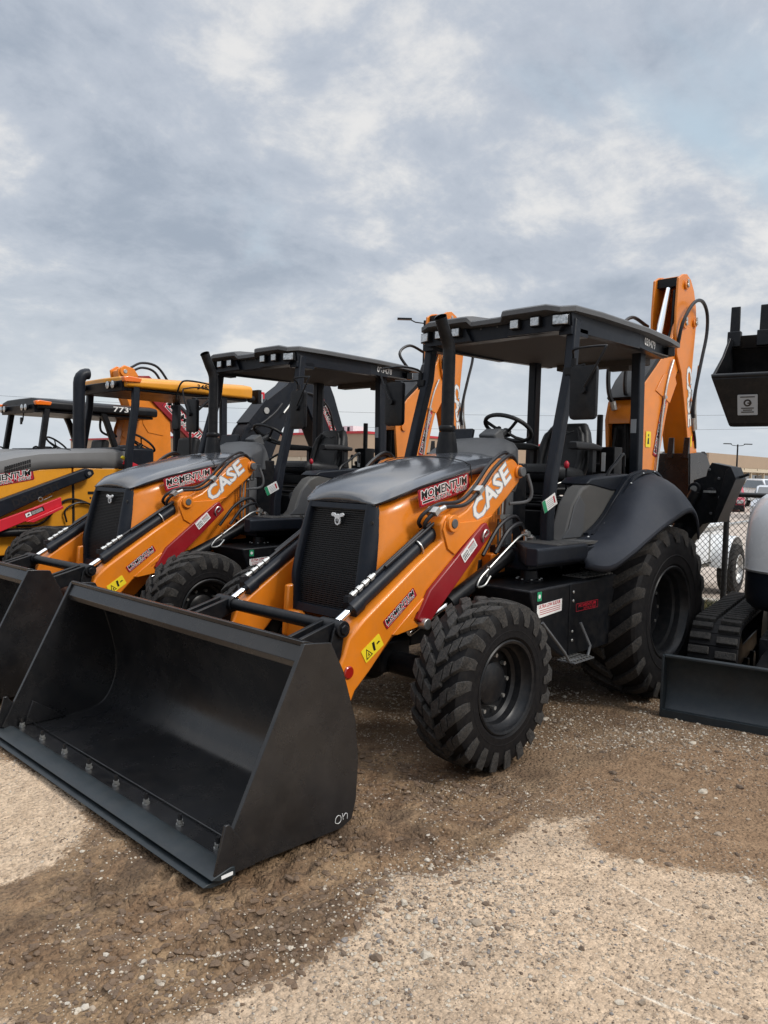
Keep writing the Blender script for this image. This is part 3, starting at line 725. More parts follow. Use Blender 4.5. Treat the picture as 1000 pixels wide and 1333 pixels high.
    def sc(k,dz): return [(x*k+(.0),y*k,zt(x,y)+dz-(.03*abs(x+.1)/1.1)*0) for x,y in full]
    secs=[[(x*.97,y*.965,z) for x,y,z in sc(1,-.05)],sc(1,-.045),sc(1,-.012),sc(.985,.0),sc(.93,.008),sc(.6,.02)]
    q.loft(secs); 
    RF=obj('canopy_roof',q,HOOD if False else MATG,root,smooth=30)
    q=MB()
    # side/front fascia frame
    for s in(1,-1):
        q.prism([(.85,2.915),(.83,2.80),(.70,2.765),(-.25,2.775),(-.25,2.92)],s*.645,s*.705)
        q.prism([(-.245,s*.645),(-.245,s*.705),(-.74,s*.63),(-.95,s*.60),(-.95,s*.55),(-.72,s*.57)],2.785,2.915,ax='z')
        q.prism([(.25*s if s>0 else -.25,2.91),(.17*s,2.77),(.63*s,2.765),(.655*s,2.80),(.66*s,2.91)],.79,.885,ax='x')
        q.bx(.60,.84,s*.60,s*.705,2.74,2.80)
    q.bx(.74,.85,-.62,.62,2.765,2.915)
    q.bx(-1.02,-.90,-.6,.6,2.80,2.91)
    for y in(-.1,.06): q.cyl((.85,y,2.86),(.856,y,2.86),.008,n=8,mi=1)
    obj('canopy_frame',q,[NAV,MATG],RF,bevel=.01)
    q=MB(); q.bx(-.92,.76,-.655,.655,2.79,2.805); q.bx(-1.0,-.86,-.45,.45,2.74,2.80); q.bx(-.95,-.88,.10,.30,2.70,2.76)
    obj('headliner',q,HEADL,RF,bevel=.006)
    for y in(.265,.445): lamp(RF,(.895,y,2.845))
    lamp(RF,(.87,.635,2.84),.13,.08,.07,.35)
    for y in(-.30,-.475): lamp(RF,(.895,y,2.845))
    lamp(RF,(.87,-.635,2.84),.13,.08,.07,-.35)
    for s in(1,-1): lamp(RF,(-.98,s*.62,2.845),.10,.08,.07,PI-s*.5)
    q=MB(); u=V((-.495,-.075,0)).normalized(); n=V((-u.y*-1,0,0)); n=V((u.y*-1*-1,0,0)); n=V((-.150,.99,0)).normalized()
    q.text('039479',V((-.36,.691,2.825)),u,W,n,.30,.06,.002,.03,0)
    obj('fleet_number',q,BLUP,RF,smooth=0)
    # mirrors
    for s in(1,-1):
        q=MB(); q.loft([[(x,y,z) for y,z in rrect(w,h,.03,s*.90-w/2,2.295-h/2)] for x,w,h in((1.0,.17,.33),(.995,.20,.37),(.97,.205,.375),(.955,.195,.365))])
        MR=obj('mirror',q,DRK,root,smooth=40)
        q=MB(); q.tube([(.80,s*.70,2.50),(.86,s*.74,2.58),(.97,s*.82,2.605),(.98,s*1.04,2.605),(1.0,s*1.06,2.58),(1.02,s*.98,2.42),(1.02,s*.91,2.31)],.0085,8,smooth=4)
        q.cyl((.98,s*.91,2.31),(1.03,s*.91,2.31),.025); q.box((.84,s*.71,2.47),(.06,.07,.05)); q.cyl((.84,s*.735,2.42),(.84,s*.735,2.56),.02)
        q.tube([(.84,s*.735,2.50),(.92,s*.80,2.49),(.98,s*.9,2.49)],.008,6,smooth=3)
        obj('mirror_arm',q,DRK,MR)
    # hanging tag
    q=MB(); a=V((.095,0,.0)); M=Matrix.Rotation(0,4,'X'); u=V((-.85,.1,.42)).normalized(); v=V((.45,0,.89)).normalized(); n=u.cross(v)
    q.plate([(0,0),(.15,0),(.15,.085),(0,.085)],(1.27,.80,1.455),u,v,n,0,0,.002); q.plate([(0,0),(.035,0),(.035,.085),(0,.085)],(1.27,.80,1.455),u,v,n,.0021,1,.001)
    for k in range(5): q.plate([(.045,.012+.013*k),(.115,.012+.013*k),(.115,.016+.013*k),(.045,.016+.013*k)],(1.27,.80,1.455),u,v,n,.0021,2,.0006)
    q.plate([(.12,.02),(.135,.02),(.135,.07),(.12,.07)],(1.27,.80,1.455),u,v,n,.0021,3,.0006)
    obj('paper_tag',q,[WHT,GRNP,BLUP,REDP],root,smooth=0)
    # --- fuel tank and steps
    q=MB(); q.prism([(1.70,.985),(.45,1.0),(.45,.50),(1.28,.49),(1.58,.66)],.50,.985); T=obj('fuel_tank',q,DRK,root,bevel=.015)
    q=MB(); q.prism([(1.70,.985),(.45,1.0),(.45,.50),(1.28,.49),(1.58,.66)],-.985,-.50); obj('battery_box',q,DRK,root,bevel=.015)
    q=MB(); q.lathe([(.985,.10),(.997,.10),(.998,.065),(1.055,.06),(1.06,.05),(1.06,0)],(1.28,.70,0),24,ax='z')
    for k in range(8): q.cyl((1.28+.085*math.cos(k*PI/4),.70+.085*math.sin(k*PI/4),.995),(1.28+.085*math.cos(k*PI/4),.70+.085*math.sin(k*PI/4),1.004),.009,n=6,mi=1)
    obj('filler_cap',q,[DRK,STL],T)
    q=MB()
    q.bx(.45,1.22,.986,.992,.50,.985)
    for x,z in((1.18,.93),(1.18,.87),(1.18,.66),(1.18,.60)): q.cyl((x,.992,z),(x,.998,z),.011,n=8,mi=1)
    obj('tank_guard',q,[DRK,STL],T,bevel=.003)
    q=MB(); q.tube([(1.62,1.03,.78),(1.40,1.07,.56),(1.36,1.08,.50),(1.12,1.08,.49),(1.07,1.07,.56),(1.14,1.03,.72)],.010,8,0,smooth=0); q.bx(1.10,1.36,.99,1.12,.488,.496)
    obj('step',q,[MATG,PANEL],T)
    q=MB()
    for i in range(6): q.bx(1.12+.04*i,1.133+.04*i,.995,1.115,.4965,.504)
    for j in range(3): q.bx(1.11,1.35,1.01+.04*j,1.02+.04*j,.497,.5025)
    obj('step_tread',q,PANEL,T); q=MB()
    for i in range(9): q.bx(.55+.05*i,.56+.05*i,.77,.95,.999,1.006)
    for j in range(4): q.bx(.54,.97,.78+.05*j,.79+.05*j,.9995,1.0045)
    obj('step_tread',q,PANEL,T)
    q=MB(); q.plate([(0,.04),(-.03+.03,.06),(.0,.085),(.30,.10),(.30,.02),(.03,.0)],(1.62,.987,.80),U,W,NY,0,0); 
    q.text('ULTRA LOW SULFUR',(1.60,.987,.86),(-1,0,.05),W,NY,.26,.022,.002,.03,1)
    for k in range(3): q.plate([(.03,.045-.013*k),(.28,.058-.013*k),(.28,.062-.013*k),(.03,.049-.013*k)],(1.62,.987,.80),U,W,NY,.0016,1,.0004)
    obj('fuel_label',q,[WHT,REDP],T,smooth=0)
    q=MB(); q.plate(rrect(.05,.06,.004),(1.62,.987,.91),U,W,NY,0,0); q.plate(circ(.014,10,.025,.03),(1.62,.987,.91),U,W,NY,.0016,1,.0004); obj('green_label',q,[GRNP,WHT],T,smooth=0)
    d=MB(); w,h=.30,.055; o=(1.14,.993,.79)
    for a in ([(0,0),(w,.0),(w,.003),(0,.003)],[(0,h-.003),(w,h-.003),(w,h),(0,h)],[(0,0),(.003,0),(.003,h),(0,h)],[(w-.003,0),(w,0),(w,h),(w-.003,h)]): d.plate(a,o,U,W,NY,0,0,.001)
    d.text('MOMENTUM',V(o)+V((-.03,0,.026)),U,W,NY,.24,.022,.001,.02,0,.15); d.text('RENTAL & SALES',V(o)+V((-.10,0,.008)),U,W,NY,.17,.013,.001,.02,0,.15)
    obj('decal',d,[REDP],T,smooth=0)
    # --- wheels
    for s in(1,-1):
        make_wheel('wheel',.50,.335,.255,21,root,(2.175,s*1.0,.498),s<0,RIM,RUBT,True,.13,.125)
        make_wheel('wheel',.68,.50,.345,20,root,(0,s*.93,.675),s<0,RIM,RUBD,False,.20,.15)
    build_hoe(root,ORG,ORG)
    return root

def build_hoe(root,bm,dm,label='CASE'):
    # swing frame + stabilisers
    q=MB(); q.bx(-1.25,-1.05,-.85,.85,.45,1.05); q.bx(-1.15,-.75,-.5,.5,.6,1.2); q.prism([(-1.2,.5),(-1.2,1.2),(-1.5,1.15),(-1.62,.9),(-1.55,.6)],-.22,.22)
    SF=obj('swing_frame',q,DRK,root,bevel=.012)
    q=MB(); q.cyl((-1.50,0,.50),(-1.50,0,1.25),.07); obj('swing_post',q,STL,SF)
    for s in(1,-1):
        q=MB(); q.prism([(.84,.75),(.80,1.33),(.76,1.66),(.84,1.72),(.80,1.70),(.93,1.87),(1.10,1.83),(1.14,1.72),(.98,1.32),(.95,.75)],0,1,ax='x') if False else None
        q=MB()
        q.prism([(s*.55,.85),(s*.50,1.05),(s*.76,1.40),(s*.755,1.70),(s*.87,1.74),(s*.88,1.80),(s*.915,1.865),(s*1.09,1.83),(s*1.10,1.775),(s*1.135,1.70),(s*.985,1.32),(s*.86,1.30)],-1.52,-1.34,ax='x')
        q.prism([(s*1.06,1.80),(s*1.10,1.83),(s*1.15,1.72),(s*1.0,1.32),(s*.96,1.33)],-1.56,-1.30,ax='x')
        q.cyl((-1.36,s*.78,1.62),(-1.30,s*.78,1.62),.06); q.cyl((-1.33,s*.94,1.60),(-1.27,s*.94,1.60),.035)
        for a,b in((.99,1.72),(1.0,1.55),(.93,1.40),(.90,1.80)): q.cyl((-1.34,s*a,b),(-1.325,s*a,b),.014,n=8,mi=1)
        SB=obj('stabilizer',q,[DRK,MATG],root,bevel=.006)
        q=MB(); q.tube([(-1.42,s*1.10,1.72),(-1.42,s*1.22,1.765)],.014,8); q.cyl((-1.3,s*.78,1.62),(-1.285,s*.78,1.62),.03,n=12,mi=1); q.cyl((-1.27,s*.94,1.60),(-1.255,s*.94,1.60),.012,n=8,mi=1); q.box((-1.26,s*.94,1.60),(.012,.11,.02),None,1)
        obj('stabilizer_pin',q,[DRK,STL],SB)
        q=MB(); q.tube([(-1.30,s*.62,1.20),(-1.30,s*.80,1.60)],.05,14); obj('stabilizer_cylinder',q,DRK,SB)
    # boom plates
    bo=[(-1.52,.95),(-1.43,1.15),(-1.38,1.55),(-1.35,1.95),(-1.31,2.28),(-1.36,2.46),(-1.52,2.64),(-1.78,2.84),(-2.0,3.02),(-2.14,3.2),(-2.24,3.45),(-2.36,3.56),(-2.50,3.52),(-2.58,3.38),(-2.50,3.10),(-2.31,2.87),(-2.15,2.62),(-2.04,2.30),(-1.95,1.98),(-1.87,1.6),(-1.74,1.15),(-1.62,.93),(-1.53,.88)]
    q=MB()
    q.prism(bo,.115,.149); q.prism([p for p in bo if not(p[1]>2.95)],-.150,-.115)
    q.prism([(-1.56,.90),(-1.62,.93),(-1.85,1.6),(-2.02,2.30),(-2.26,2.80),(-2.24,2.83),(-1.99,2.34),(-1.82,1.62),(-1.60,.97)],-.116,.116)
    q.prism([(-1.312,2.24),(-1.315,2.30),(-1.365,2.455),(-1.525,2.635),(-1.78,2.835),(-1.79,2.81),(-1.55,2.61),(-1.39,2.44),(-1.34,2.29),(-1.335,2.24)],-.116,.116)
    BO=obj('boom',q,bm,root,bevel=.006)
    q=MB(); q.prism([(-1.55,1.05),(-1.50,1.3),(-1.44,1.75),(-1.40,2.22),(-1.45,2.42),(-1.7,2.4),(-1.75,1.6)],-.112,.112); q.cyl((-1.42,0,1.2),(-1.38,0,1.9),.05); q.tube([(-1.38,.07,1.3),(-1.34,.06,1.8),(-1.36,.05,2.25)],.016,8); q.tube([(-1.38,-.08,1.3),(-1.33,-.08,1.8),(-1.36,-.05,2.2)],.016,8)  # cylinder and lines, plus a dark block standing in for shade inside the boom
    obj('boom_cylinder',q,DRK,BO)
    # dark pad on the upper front of the boom
    q=MB(); q.prism([(-1.37,2.475),(-1.525,2.65),(-1.78,2.85),(-1.98,3.03),(-1.95,3.06),(-1.75,2.90),(-1.49,2.69),(-1.33,2.50)],-.15,.15); obj('boom_guard',q,DRK,BO,bevel=.006)
    q=MB()
    for s in(1,-1):
        q.cyl((-1.46,s*.15,2.28),(-1.46,s*.17,2.28),.05,mi=0)
        q.prism([(-1.78,2.6),(-1.95,2.78),(-2.20,2.83),(-2.27,2.72),(-2.12,2.5)],s*.151,s*.158)
    obj('boom_pin',q,[bm,STL],BO,bevel=.004)
    u=V((-.20,0,.98)).normalized()
    if label=='CASE':
        o=V((-1.86,.153,1.92)); u=V((-.235,0,.97)).normalized()
        u2=V((-.30,0,.95)).normalized()
        momentum(BO,o,u2*1,V(NY).cross(u2),NY,.62,.095)
        warn(BO,V((-1.60,.153,2.02)),U,W,NY,.11,.16)
        q=MB()
        q.tube([(-2.14,.17,2.95),(-2.02,.17,2.72),(-1.93,.17,2.4),(-1.86,.17,1.95),(-1.75,.17,1.3)],.012,8,smooth=4); q.box((-1.97,.17,2.55),(.05,.03,.03))
        obj('hard_line',q,STL,BO)
    # dipper
    di=[(-2.17,3.81),(-2.27,3.865),(-2.37,3.885),(-2.48,3.84),(-2.57,3.74),(-2.64,3.58),(-2.67,3.42),(-2.63,3.10),(-2.59,2.75),(-2.73,2.3),(-2.84,1.98),(-2.78,1.90),(-2.67,1.94),(-2.60,2.05),(-2.45,2.5),(-2.33,2.84),(-2.20,3.02),(-2.15,3.25),(-2.145,3.48)]
    q=MB(); q.prism(di,.152,.178); q.prism(di,-.105,-.079)
    q.prism([(-2.27,3.85),(-2.37,3.87),(-2.47,3.825),(-2.555,3.73),(-2.625,3.57),(-2.655,3.42),(-2.575,2.75),(-2.715,2.3),(-2.82,1.99),(-2.79,1.99),(-2.68,2.3),(-2.54,2.75),(-2.62,3.42),(-2.59,3.56),(-2.52,3.70),(-2.44,3.79),(-2.36,3.83),(-2.28,3.815)],-.081,.154)
    q.prism([(-2.335,2.84),(-2.455,2.5),(-2.605,2.05),(-2.67,1.95),(-2.69,1.99),(-2.49,2.5),(-2.37,2.84)],-.081,.154)
    D=obj('dipper',q,dm,root,bevel=.006)
    q=MB()
    for (x,z,r) in((-2.34,3.76,.045),(-2.60,3.40,.045),(-2.34,3.36,.055)):
        q.cyl((x,.178,z),(x,.20,z),r,mi=0); q.box((x-.01,.206,z+.02),(.035,.014,.085),Matrix.Rotation(.2,4,'Y'),1); q.cyl((x,.20,z),(x,.215,z),.02,n=10,mi=1)
    obj('pin_boss',q,[dm,STL],D,bevel=.004)
    q=MB(); a=V((-2.27,.035,3.76)); b=V((-2.02,.035,3.12)); q.tube([b,a],.038,16,0); obj('dipper_rod',q,CHR,D)
    q=MB(); q.tube([V((-1.92,.035,2.9)),b],.06,16,0); q.bx(-2.33,-2.22,-.078,.15,3.74,3.83,0); q.tube([(-2.24,.11,3.7),(-2.20,.11,3.3),(-2.1,.10,3.1)],.02,8); obj('dipper_cylinder',q,DRK,D)
    if label=='CASE':
        q=MB(); u=V((-.17,0,-.97)).normalized(); v=V(NY).cross(u)
        o=V((-2.455,.18,2.90))
        q.text('CASE',o,u,v,NY,.62,.12,.0004,.07,1); q.text('CASE',o,u,v,NY,.62,.12,.0012,.03,0)
        obj('lettering',q,[WHT,BLUP],D,smooth=0)
        q=MB(); q.plate(circ(.035,16),(-2.715,.18,2.16),U,W,NY,0,0); obj('reflector',q,REFL,D)
        q=MB(); q.plate(rrect(.03,.12,.004),(-2.64,.18,2.06),U,W,NY,0,0); obj('yellow_label',q,YELP,D)
    q=MB(); q.tube([(-2.20,.18,3.10),(-2.19,.23,3.34),(-2.36,.26,3.56),(-2.56,.27,3.62),(-2.74,.26,3.52),(-2.78,.25,3.30),(-2.70,.24,3.02),(-2.62,.225,2.72),(-2.61,.205,2.5),(-2.66,.195,2.35)],.019,8,smooth=6)
    q.tube([(-2.69,.215,2.95),(-2.66,.21,2.7),(-2.68,.20,2.42)],.012,8,1,smooth=4)
    q.cyl((-2.65,.197,2.38),(-2.69,.19,2.24),.021,n=8,mi=1); q.cyl((-2.68,.20,2.47),(-2.75,.19,2.26),.014,n=8,mi=1); q.tube([(-2.69,.19,2.25),(-2.74,.188,2.15),(-2.78,.18,2.05)],.014,8,smooth=3)
    q.tube([(-1.95,-.16,3.05),(-1.8,-.24,3.28),(-2.0,-.24,3.42),(-2.25,-.18,3.35)],.019,8,smooth=6)
    q.tube([(-1.33,-.06,2.42),(-1.28,-.10,2.55),(-1.30,-.12,2.80),(-1.4,-.10,2.98)],.022,8,smooth=5); q.tube([(-1.38,.03,2.5),(-1.33,.04,2.65),(-1.36,.04,2.95)],.018,8,smooth=5)
    q.tube([(-1.33,-.06,2.38),(-1.31,-.07,2.46)],.03,8,1)
    obj('boom_hose',q,[HOSE,STL],BO)
    # digging bucket with teeth up
    q=MB(); prof=[(-2.36,1.98),(-2.40,1.52),(-2.52,1.33),(-2.72,1.28),(-2.90,1.42),(-2.97,1.66),(-2.95,1.84),(-2.80,1.98),(-2.62,2.00)]
    ins=[(-2.38,1.97),(-2.42,1.53),(-2.53,1.36),(-2.71,1.31),(-2.87,1.44),(-2.94,1.66),(-2.92,1.82)]
    q.prism(prof,.28,.30); q.prism(prof,-.30,-.28); q.prism(ins+[(a-.02*0+.015,b) for a,b in ins[::-1]],-.29,.29); q.prism([(-2.36,1.98),(-2.40,1.52),(-2.385,1.52),(-2.345,1.98)],-.29,.29)
    HB=obj('digging_bucket',q,BUCK,root,bevel=.005)
    for k in range(4):
        t=MB(); y=-.255+.17*k; t.prism([(-2.33,1.93),(-2.39,1.93),(-2.372,2.15),(-2.362,2.15)],y-.03,y+.03); obj('tooth',t,BUCK,HB,bevel=.004)
    q=MB(); 
    for s in(1,-1): q.prism([(-2.90,2.02),(-2.97,1.99),(-3.02,1.80),(-2.96,1.70),(-2.88,1.78)],s*.20,s*.24)
    q.cyl((-2.88,-.24,1.97),(-2.88,.24,1.97),.04); q.cyl((-2.97,-.25,1.78),(-2.97,.25,1.78),.035,mi=0); q.cyl((-2.97,.25,1.78),(-2.97,.262,1.78),.02,mi=1)
    obj('bucket_linkage',q,[DRK,STL],HB,bevel=.004)

# ------------------------------------------------------------------ other backhoe loaders
def build_plain(x,y,rz,hoodc,topc,armc,roofc,hoec,dipc,rim,kind):
    root=empty('backhoe_loader',(x,y,0),rz)
    q=MB(); q.bx(-1.15,2.9,-.36,.36,.5,.85); q.cyl((0,-.85,.66),(0,.85,.66),.12,n=16); q.cyl((2.1,-.85,.48),(2.1,.85,.48),.075,n=14); q.bx(-.7,1.2,-.72,.72,.95,1.2)
    obj('chassis',q,DRK,root,bevel=.015)
    # side panels
    for s in(1,-1):
        q=MB(); q.prism([(1.62,1.672),(2.05,1.638),(2.47,1.52),(2.9,1.38),(2.98,1.30),(3.0,.72),(2.6,.62),(1.6,.66)],s*.42,s*.495)
        q.prism([(.80,1.66),(1.60,1.674),(1.58,.66),(.85,.72)],s*.42,s*.50)
        P=obj('side_panel',q,hoodc,root,bevel=.012)
        q=MB(); q.bx(1.585,1.615,s*.44,s*.497,.68,1.60); q.bx(1.30,1.42,s*.50,s*.505,1.34,1.375); q.bx(1.45,1.62,s*.502,s*.506,.70,.78); obj('panel_gap',q,BLK,P)
        if s>0 and kind==3:
            u=V((-.6,0,.12)).normalized(); momentum(P,(2.70,.497,1.395),u,V(NY).cross(u),NY,.64,.14)
    q=MB(); secs=[]
    for x_,z,w in((3.02,1.46,.36),(2.9,1.60,.40),(2.6,1.725,.43),(2.3,1.805,.45),(2.0,1.86,.455),(1.63,1.885,.46),(1.25,1.905,.46),(.84,1.92,.44)):
        zb={3.02:1.30,2.9:1.38,2.6:1.485,2.3:1.57,2.0:1.645}.get(x_,1.674)
        half=[(w+.048,zb),(w+.046,zb+(z-zb)*.5),(w+.035,z-.035),(w-.02,z-.004),(w*.6,z+.012),(0,z+.02)]
        secs.append([(x_,a,b) for a,b in half]+[(x_,-a,b) for a,b in half[-2::-1]])
    q.loft(secs,cap=False,closed=False); q.f=[f[::-1] for f in q.f]
    H=obj('hood',q,topc,root,smooth=28); so=H.modifiers.new('s','SOLIDIFY'); so.thickness=.018; so.offset=-1
    q=MB()
    for i in range(12):
        for j in range(2): q.bx(2.12+.025*i,2.138+.025*i,.494,.504,1.70-.008*i+.05*j-.03,1.738-.008*i+.05*j-.03)
    obj('hood_vent',q,BLK,H)
    q=MB(); q.tube([(1.59,.50,1.67),(1.60,.49,1.84),(1.60,.40,1.895),(1.60,0,1.92)],.006,6); obj('hood_seam',q,BLK,H)
    q=MB(); q.bx(2.95,3.03,-.36,.36,.68,1.32); obj('grille',q,GRL,root,bevel=.02)
    q=MB(); q.box((.72,0,1.82),(.5,.9,.26)); q.box((.62,0,1.94),(.2,.3,.1)); DC=obj('dash_cowl',q,NAV,root,bevel=.03)
    q=MB(); cc=V((.40,0,2.03)); nn=V((-.6,0,.8)).normalized(); a=nn.cross(V((0,1,0))).normalized(); bb=V((0,1,0))
    q.tube([cc+(a*math.cos(t)+bb*math.sin(t))*.19 for t in[2*PI*i/28 for i in range(28)]],.015,8,closed=True)
    for t in(0.3,2.3,4.2): q.tube([cc-nn*.03,cc+(a*math.cos(t)+bb*math.sin(t))*.18],.01,6)
    q.cyl(cc-nn*.25,cc-nn*.02,.025); obj('steering_wheel',q,VIN,DC,smooth=60)
    q=MB(); q.tube([(1.25,-.12,1.88),(1.25,-.12,2.1),(1.25,-.12,2.72),(1.25,-.12,2.78),(1.243,-.12,2.83),(1.225,-.12,2.87),(1.195,-.12,2.90),(1.155,-.12,2.915),(1.12,-.12,2.918)],[.078,.078,.076,.076,.076,.076,.075,.074,.072],18,cap=False)
    q.lathe([(1.88,.19),(1.92,.17),(1.93,.0)],(1.25,-.12,0),20,ax='z')
    if kind==3: obj('exhaust_stack',q,NAV,root,smooth=60)
    # arms
    arm=[(1.40,1.60),(1.42,1.65),(1.50,1.665),(1.60,1.63),(2.523,1.285),(3.0,1.05),(3.30,.75),(3.50,.35),(3.48,.26),(3.38,.24),(3.1,.62),(2.85,.85),(2.52,1.085),(2.2,1.235),(1.85,1.40),(1.46,1.545)]
    for s in(1,-1):
        q=MB(); q.prism(arm,s*.54,s*.65); A=obj('loader_arm',q,armc,root,bevel=.012)
        q=MB(); q.cyl((1.48,s*.62,1.605),(1.48,s*.67,1.605),.05); q.cyl((1.48,s*.67,1.605),(1.48,s*.68,1.605),.022,mi=1); obj('pin_boss',q,[armc,STL],A)
        if s>0 and kind==3:
            u=V((-.47,0,.185)).normalized(); q=MB(); q.text('DOGGETT',(2.36,.652,1.20),u,V(NY).cross(u),NY,.58,.09,.0005,.04); obj('lettering',q,HOSE,A,smooth=0)
            q=MB(); q.prism([(1.84,1.315),(1.83,1.215),(2.26,1.035),(2.6,.90),(2.62,1.03),(2.2,1.18)],.652,.70); q.prism([(1.83,1.215),(1.83,1.18),(2.18,1.02),(2.26,1.035)],.652,.74)
            RS=obj('lift_lock_strut',q,REDB,root,bevel=.006)
            u=V((-.4,0,.16)).normalized(); v=V(NY).cross(u)
            q=MB(); q.plate(rrect(.23,.055,.004),(2.25,.701,1.075),u,v,NY,0,1); q.plate([(0.005,.005),(.07,.005),(.07,.05),(.005,.05)],(2.25,.701,1.075),u,v,NY,.0016,0,.0004); q.plate([(.02,.015),(.055,.02),(.05,.04),(.025,.03)],(2.25,.701,1.075),u,v,NY,.0022,1,.0004)
            for k in range(4): q.plate([(.08,.01+.01*k),(.21,.01+.01*k),(.21,.013+.01*k),(.08,.013+.01*k)],(2.25,.701,1.075),u,v,NY,.0016,0,.0004)
            obj('instruction_label',q,[WHT,BLK],RS,smooth=0)
            q=MB(); q.tube([(2.07+.025*math.cos(t),.66,1.29+.025*math.sin(t)) for t in[2*PI*i/14 for i in range(14)]],.005,6,closed=True); q.tube([(2.03,.655,1.28),(1.93,.655,1.33)],.005,6); obj('clip',q,STL,RS)
        q=MB(); q.cyl((1.3,s*.60,.92),(2.75,s*.60,.90),.05,n=18); q.cyl((2.30,s*.60,.905),(2.32,s*.60,.905),.056,n=18,mi=1); q.cyl((2.7,s*.60,.90),(2.76,s*.60,.90),.058,n=18)
        L_=obj('lift_cylinder',q,DRK,root); q=MB(); q.cyl((2.76,s*.60,.90),(3.2,s*.60,.72),.022); obj('rod',q,CHR,L_)
        q=MB(); q.tube([(2.3,s*.54,.97),(2.0,s*.53,1.0),(1.75,s*.53,1.25),(1.55,s*.53,1.27),(1.3,s*.53,1.15),(1.22,s*.53,1.0)],.014,8,smooth=6); q.tube([(1.7,s*.53,1.0),(1.72,s*.54,1.15),(1.55,s*.55,1.24),(1.35,s*.54,1.18),(1.3,s*.53,.95)],.012,8,smooth=6); obj('arm_hose',q,HOSE,root)
    q=MB(); q.cyl((2.9,-.55,.80),(2.9,.55,.80),.05,n=16); q.cyl((3.05,-.2,.7),(3.45,-.2,.75),.06); q.cyl((3.05,.2,.7),(3.45,.2,.75),.06); obj('cross_tube',q,DRK,root)
    B=make_bucket(root); B.location=(.12,0,-.06)
    # seat
    q=MB(); q.bx(-.3,.3,-.25,.25,1.2,1.6); q.bx(-.6,-.3,-.5,.5,1.2,1.6); q.bx(0,.5,-.62,-.4,1.2,1.6); q.bx(0,.5,.4,.62,1.2,1.55); ST=obj('seat_base',q,DRK,root,bevel=.02)
    q=MB(); q.bx(-.28,.25,-.25,.25,1.6,1.74); obj('seat_cushion',q,VIN,ST,bevel=.05,seg=4)
    q=MB(); q.box((-.32,0,1.92),(.13,.46,.44),Matrix.Rotation(-.15,4,'Y')); obj('backrest',q,VIN,ST,bevel=.05,seg=4)
    # fenders
    for s in(1,-1):
        q=MB(); P=catmull([(.95,0,1.1),(.78,0,1.3),(.5,0,1.5),(.1,0,1.6),(-.4,0,1.6),(-.8,0,1.45),(-.95,0,1.2)],4)
        q.loft([[(p.x,s*.66,p.z),(p.x,s*1.15,p.z-.03),(p.x,s*1.16,p.z-.08),(p.x,s*1.13,p.z-.07),(p.x,s*.66,p.z-.03)] for p in P]); obj('fender',q,NAV if kind==3 else DRK,root)
        make_wheel('wheel',.50,.335,.255,21,root,(2.10,s*.98,.498),s<0,rim,RUBT,True,.13,.125) if kind==3 and s>0 else copy_wheel(root,(2.10,s*.98,.498),s<0,rim,0)
        copy_wheel(root,(0,s*.93,.675),s<0,rim,1)
    # posts and roof
    if kind==3:
        zb,zf,zr,hw=2.725,2.835,2.905,.70
    else: zb,zf,zr,hw=2.55,2.70,2.69,.75
    q=MB()
    for s in(1,-1): q.bar([(.85,s*(hw-.06),zb+.06),(.86,s*(hw-.05),2.5),(.95,s*(hw-.03),1.9),(1.0,s*(hw-.02),1.2)],.08,.085,(0,1,0))
    P1=obj('front_post',q,NAV if kind==3 else DRK,root,bevel=.012)
    q=MB()
    for s in(1,-1): 
        if kind==3: q.bar([(-.5,s*(hw-.08),zb+.06),(-.52,s*(hw-.08),1.2)],.08,.09,(0,1,0))
        else: q.bar([(-.02,s*(hw-.06),zb+.06),(-.12,s*(hw-.06),2.4),(-.55,s*(hw-.05),1.2)],.08,.09,(0,1,0))
    obj('rear_post',q,NAV if kind==3 else DRK,root,bevel=.012)
    q=MB(); xr=-.95 if kind==3 else -1.0; xf=1.0
    n=8; secs=[]
    for i in range(n+1):
        x_=xf+(xr-xf)*i/n; z=zf+(zr-zf)*i/n; f=1 if i else .97
        hh=[(0,z+.03),(hw*.7,z+.025),(hw*.97,z-.01),(hw+.01,z-.05),(hw+.005,zb+.0),(hw-.04,zb-.01),(0,zb+.0)]
        secs.append([(x_,a*f,b) for a,b in hh]+[(x_,-a*f,b) for a,b in hh[-2:0:-1]])
    q.loft(secs); q.f=[f[::-1] for f in q.f]
    RF=obj('canopy_roof',q,roofc,root,smooth=60,bevel=.02,seg=3)
    q=MB(); q.bx(xr+.05,xf-.05,-hw+.06,hw-.06,zb-.05,zb-.012); q.prism([(xf-.02,zb+.08),(xf+.05,zb+.07),(xf+.02,zb-.06),(xf-.12,zb-.05)],-hw+.08,hw-.08); obj('headliner',q,NAV,RF,bevel=.01)
    for yy in(.50,.36,-.36,-.50): 
        m=MB(); m.lathe([(xf+.02,.0),(xf+.07,.05),(xf+.10,.052)],(0,yy,zb+.02),16,ax='x'); m.lathe([(xf+.10,.05),(xf+.11,.03),(xf+.112,.0)],(0,yy,zb+.02),16,1,ax='x'); obj('work_light',m,[DRK,LENS],RF,smooth=50)
    for s in(1,-1):
        m=MB(); m.prism([(xf+.06,zb+.11),(xf-.02,zb+.125),(xf-.20,zb+.11),(xf-.18,zb+.055),(xf+.04,zb+.05)],s*(hw-.06),s*(hw+.018)); obj('marker_light',m,AMB,RF,bevel=.01)
